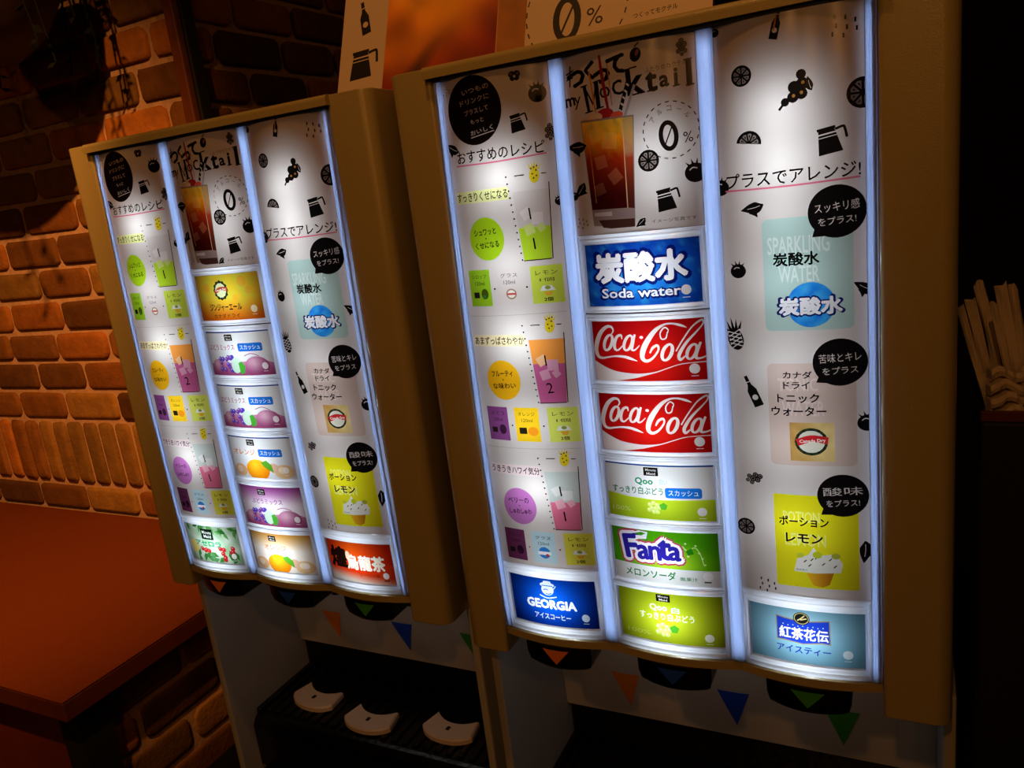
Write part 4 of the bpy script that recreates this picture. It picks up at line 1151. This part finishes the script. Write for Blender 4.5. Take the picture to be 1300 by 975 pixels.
def nozzle_mesh():
    bm = bmesh.new()
    tube_bm(bm, [(0, 0, 0), (0, 0, -.012), (0, 0, -.014), (0, 0, -.036)], [.017, .017, .011, .009], 16)
    return mesh_from(bm, 'nozzle', M['black'])

right_cards = [
    ('soda', card_soda, 'blue soda water card with white characters', .8), ('cola', card_cola, 'red cola card with white script, upper of two', .75),
    ('cola', card_cola, 'red cola card with white script, lower of two', .75), ('sqm', card_squash_muscat, 'white and green grape squash card', .85),
    ('mel', card_melon, 'green melon soda card with dark blue letters', .8), ('mus', card_muscat, 'lime green grape card with black mark', 1.1)]
right_ends = [('cof', card_coffee, 'dark blue iced coffee card', 1.0), ('tea', card_tea, 'pale blue iced tea card', .95)]
left_cards = [
    ('gin', card_ginger, 'amber ginger ale card', .8), ('grs', lambda: card_grape(True), 'white grape squash card, upper of two', .8),
    ('grs', lambda: card_grape(True), 'white grape squash card, lower of two', .8), ('ors', lambda: card_orange(True), 'white orange squash card', .9),
    ('gr', lambda: card_grape(False), 'purple grape card', .8), ('or', lambda: card_orange(False), 'orange juice card with light brown top', 1.3)]
left_ends = [('ft', card_fruit_tea, 'green leafy fruit drink card', 1.0), ('oo', card_oolong, 'red oolong tea card', .8)]

LOC_R, LOC_L = (0, 0, 0), (-0.560, 0.0315, 0)
dr = dispenser('beige drink dispenser with soda and red cola cards, the nearer right one under the board', LOC_R, right_cards, right_ends)
dl = dispenser('beige drink dispenser with grape and orange cards, the farther left one beside the bricks', LOC_L, left_cards, left_ends,
               ((0.045, 0.152, -.12), (0.178, 0.130, -.02), (0.322, 0.150, -.05)))

# service counter that carries both machines
sc_ = thing('service_counter', 'dark service counter carrying the two drink dispensers', 'counter', (0.3, 0.3, FLOOR))
world_child('worktop', box('worktop', -0.72, 1.9, 0.02, 0.62, -1.100, -1.0605, M['black_matt'], .004), sc_)
world_child('cupboard', box('cupboard', -0.70, 1.88, 0.05, 0.60, FLOOR, -1.1005, M['dark_wall'], .003), sc_)

# ------------------------------------------------------------------ promotional board standing on the machines
BA = math.atan2(0.050, 0.119)       # lean
BORG = Vector((-0.232, 0.1445, 0.0155))
def PB(off):
    def f(u, v):
        s = -v / 1000.0
        return (u / 1000.0, s * math.sin(BA) - off * math.cos(BA), s * math.cos(BA) + off * math.sin(BA))
    return f
def art_board():
    H = 330
    W_ = (206, 186, 164)
    A = Art(0, 478, -H, 0, W_, 12.0)
    def tea(u, v):
        t = (-v) / 130.0; n = wob(u * .25, v * .25, .6); n2 = wob(u * .5 + 9, v * .45, .6)
        c = mix((128, 26, 6), (246, 166, 40), t * 1.0 + (n - .5) * .4 + .30 - abs(u - 120) / 180)
        d = math.hypot((u - 118 - (v + 25) * -.7) / 16, (v + 28) / 34)
        c = mix(shade(c, .45), c, d * .8)
        return shade(c, .86 + .26 * n2)
    bm_n = 32
    for i in range(bm_n):
        for j in range(60):
            a0 = 70 + 158 * i / bm_n; a1 = 70 + 158 * (i + 1) / bm_n; b0 = -H * j / 60; b1 = -H * (j + 1) / 60
            A.poly([(a0, b0), (a1, b0), (a1, b1), (a0, b1)], tea)
    A.poly([(228, 0), (266, 0), (266, -H), (228, -H)], lambda u, v: mix((176, 118, 60), (150, 96, 46), wob(u, v, 1.4)))
    A.line([(229, 0), (229, -H)], 1.0, (206, 140, 90), False)
    ic_bottle(A, 34, -112, 34, W_, rot=-.25); ic_pot(A, 34, -50, 40, W_, rot=-.05); A.text('スペシャルモクテル', 34, -16, 46, 3.6, (60, 40, 30), 0.0)
    ic_slice(A, 34, -180, 36, W_); ic_pine(A, 34, -245, 50, W_)
    # zero stamp
    A.ring(327, -62, 61, 64, 1.6, BLK, 60, 0, 1)
    A.ring(317, -50, 17, 28, 8, BLK, 28, -.05); A.line([(309, -30), (326, -70)], 2.6, BLK, False)
    A.text('%', 350, -47, None, 21, BLK, 0.0, .04)
    for k, ch in enumerate('アルコール'):
        a = math.radians(-150 + 30 * k); A.text(ch, 327 + 47 * math.cos(a), -62 + 47 * math.sin(a), 9, None if ch == 'ー' else 10, BLK, 0.0, -(a + math.pi / 2))
    A.text('つくってモクテル', 418, -37, 48, 6, (40, 30, 24), .02, .03)
    A.text('Mocktail', 370, -200, 170, 44, BLK, .04)
    return A
bd = thing('promotion_board', 'printed cardboard board with an amber drink photo and 0% stamp, leaning on the dispensers', 'board', BORG)
link('printed_face', art_board().mesh('printed_face', PB(0.0031), M['print']), bd)
def backing():
    bm = bmesh.new()
    vs = [bm.verts.new(PB(o)(u, v)) for o in (0.003, -0.003) for (u, v) in ((0, 0), (478, 0), (478, -330), (0, -330))]
    for f in ((0, 1, 2, 3), (7, 6, 5, 4), (0, 4, 5, 1), (1, 5, 6, 2), (2, 6, 7, 3), (3, 7, 4, 0)): bm.faces.new([vs[i] for i in f])
    return mesh_from(bm, 'board_core', plain('grey_cardboard', (150, 130, 110), .8, noise=.1))
link('board_core', backing(), bd)
def strut():
    bm = bmesh.new(); p = PB(-0.0032)
    a = Vector(p(190, -250)); b = Vector(p(290, -250)); g = 0.24
    c = Vector((0.30, g, -0.0008)); d = Vector((0.18, g, -0.0008))
    off = Vector((0, .003, 0))
    vs = [bm.verts.new(q) for q in (a, b, c, d, a + off, b + off, c + off, d + off)]
    for f in ((0, 1, 2, 3), (7, 6, 5, 4), (0, 4, 5, 1), (1, 5, 6, 2), (2, 6, 7, 3), (3, 7, 4, 0)): bm.faces.new([vs[i] for i in f])
    return mesh_from(bm, 'back_strut', bpy.data.materials['grey_cardboard'])
link('back_strut', strut(), bd)

# ------------------------------------------------------------------ paper goods in a black holder at the right
HX, HY, HZ = 0.495, 0.24, -0.412      # left edge, front, top of the shelf they stand on
hd = thing('paper_holder', 'black box holder full of paper wrapped straws at the right edge', 'holder', (HX + .13, HY + .06, -1.06))
world_child('holder_base', box('holder_base', HX, HX + .28, HY, HY + .14, -1.060, HZ - .010, M['black_matt'], .004), hd)
world_child('holder_back', box('holder_back', HX, HX + .28, HY + .128, HY + .14, HZ - .0098, HZ + .06, M['black_matt'], .003), hd)
world_child('holder_edge', box('holder_edge', HX, HX + .28, HY + .001, HY + .006, HZ - .0098, HZ + .002, M['dark_red'], .001), hd)

def packet_mesh(w, h, seed):
    """flat paper sleeve, lightly creased, open at the torn top"""
    rnd = random.Random(seed); bm = bmesh.new(); nx, nz = 4, 10; F = []; B = []
    ph = rnd.uniform(0, 6); cv = rnd.uniform(-.006, .006)
    for j in range(nz + 1):
        t = j / nz; rf, rb = [], []
        for i in range(nx + 1):
            s = i / nx - .5
            th = .0022 * (1 - (2 * s) ** 2) + .0008
            zt = h * t + (rnd.uniform(-.004, .004) if j == nz else 0)
            yy = cv * math.sin(t * 3 + ph) + .0012 * math.sin(9 * t + 5 * s + ph)
            rf.append(bm.verts.new((s * w * (.92 + .08 * t), yy - th, zt))); rb.append(bm.verts.new((s * w * (.92 + .08 * t), yy + th, zt)))
        F.append(rf); B.append(rb)
    for j in range(nz):
        for i in range(nx):
            bm.faces.new((F[j][i], F[j][i + 1], F[j + 1][i + 1], F[j + 1][i])); bm.faces.new((B[j][i + 1], B[j][i], B[j + 1][i], B[j + 1][i + 1]))
        bm.faces.new((F[j][0], F[j + 1][0], B[j + 1][0], B[j][0])); bm.faces.new((F[j][nx], B[j][nx], B[j + 1][nx], F[j + 1][nx]))
    bm.faces.new(F[0] + list(reversed(B[0]))); bm.faces.new(F[-1] + list(reversed(B[-1])))
    return mesh_from(bm, 'paper_packet', M['paper'])

def crumple_mesh(w, h, d, seed):
    """folded napkin end, a rolled rectangle of paper with soft folds"""
    rnd = random.Random(seed); bm = bmesh.new()
    layers = 4
    for k in range(layers):
        z0 = h * k / layers; z1 = h * (k + .72) / layers
        nx = 8; top = []; bot = []
        for i in range(nx + 1):
            s = i / nx - .5; y = rnd.uniform(-.003, .003); wv = .004 * math.sin(6 * s + k + seed)
            top.append((s * w, y, z1 + wv)); bot.append((s * w, y, z0 + wv))
        fr = [[bm.verts.new((x, yy + y, z)) for (x, y, z) in row] for yy, row in ((-d / 2, bot), (-d / 2 - .003, [(a, b, (c + e) / 2) for (a, b, c), (_, _, e) in zip(bot, top)]), (-d / 2, top), (d / 2, top), (d / 2, bot))]
        for A, B in zip(fr, fr[1:] + fr[:1]):
            for i in range(nx): bm.faces.new((A[i], A[i + 1], B[i + 1], B[i]))
        bm.faces.new([r[0] for r in fr]); bm.faces.new([r[-1] for r in reversed(fr)])
    return mesh_from(bm, 'folded_napkin', M['paper'])

pk = [packet_mesh(random.uniform(.008, .013), random.uniform(.122, .150), s) for s in range(6)]
for i in range(26):
    x = HX + .012 + i * .0088
    o = link('paper_packet', pk[i % 6]); o.location = (x, HY + .052 + (i % 3) * .020, HZ - .0093)
    o.rotation_euler = (0.0, -0.27 + .021 * i + random.uniform(-.02, .02), random.uniform(-.5, .5))
    tag(o, 'white paper straw packet standing upright in the black holder at the right edge', 'straw packet', 'upright paper straw packets')
nk = [crumple_mesh(.036, .052, .014, s) for s in range(3)]
for i in range(8):
    o = link('folded_napkin', nk[i % 3]); o.location = (HX + .024 + i * .031, HY + .020 + .006 * (i % 2), HZ - .0085)
    o.rotation_euler = (-.05, random.uniform(-.03, .03), random.uniform(-.45, .45)); o.scale = (random.uniform(.75, .95), 1, random.uniform(.8, 1.15))
    tag(o, 'folded white paper napkin in front of the upright straw packets', 'napkin', 'folded napkins in the black holder')

# ------------------------------------------------------------------ hanging pot at the upper left, whose shadow falls on the bricks
HP = Vector((-1.22, 0.30, 0.40))
hp = thing('hanging_pot', 'large dark hanging pot with trailing stems at the upper left edge before the bricks', 'hanging plant', HP)
def pot_mesh():
    bm = bmesh.new(); n = 24; rings = []
    for (z, r) in ((-.15, .06), (-.145, .10), (-.10, .155), (-.03, .195), (.05, .21), (.055, .20), (.0, .185)):
        rings.append([bm.verts.new((r * math.cos(k * 2 * math.pi / n), r * math.sin(k * 2 * math.pi / n), z)) for k in range(n)])
    for A, B in zip(rings, rings[1:]):
        for k in range(n): bm.faces.new((A[k], A[(k + 1) % n], B[(k + 1) % n], B[k]))
    bm.faces.new(rings[0]); bm.faces.new(rings[-1])
    return mesh_from(bm, 'pot', M['pot'], True)
link('pot', pot_mesh(), hp)
def cords():
    bm = bmesh.new()
    for k in range(3):
        a = k * 2.094 + .4; tube_bm(bm, [(.21 * math.cos(a), .21 * math.sin(a), .05), (0, 0, .5), (0, 0, CEIL - HP.z - .001)], .003, 6)
    return mesh_from(bm, 'hanging_cord', M['black_matt'])
link('hanging_cord', cords(), hp)
def stems():
    rnd = random.Random(11); bm = bmesh.new()
    for k in range(16):
        a = rnd.uniform(0, 6.28); L = rnd.uniform(.10, .22)
        pts = [(.16 * math.cos(a), .16 * math.sin(a), .04), (.22 * math.cos(a), .22 * math.sin(a), .09), (.236 * math.cos(a), .236 * math.sin(a), .02), (.24 * math.cos(a + .1), .24 * math.sin(a + .1), .03 - L)]
        pts = catmull(pts, 5); tube_bm(bm, pts, .0022, 5)
        for j in range(4, len(pts), 1):
            p = Vector(pts[j]); d = Vector((rnd.uniform(-1, 1), rnd.uniform(-1, 1), rnd.uniform(-1.2, -.1))).normalized(); s = rnd.uniform(.014, .026)
            q = d.cross(Vector((rnd.uniform(-1, 1), rnd.uniform(-1, 1), .3))).normalized()
            nrm = d.cross(q) * .002
            vs = [bm.verts.new(p), bm.verts.new(p + d * s * .5 + q * s * .32 + nrm), bm.verts.new(p + d * s), bm.verts.new(p + d * s * .5 - q * s * .32 + nrm), bm.verts.new(p + d * s * .5 - nrm * 1.5)]
            for f in ((0, 1, 4), (1, 2, 4), (2, 3, 4), (3, 0, 4), (0, 3, 1), (1, 3, 2)): bm.faces.new([vs[i] for i in f])
    return mesh_from(bm, 'trailing_stems', M['leaf'])
link('trailing_stems', stems(), hp)
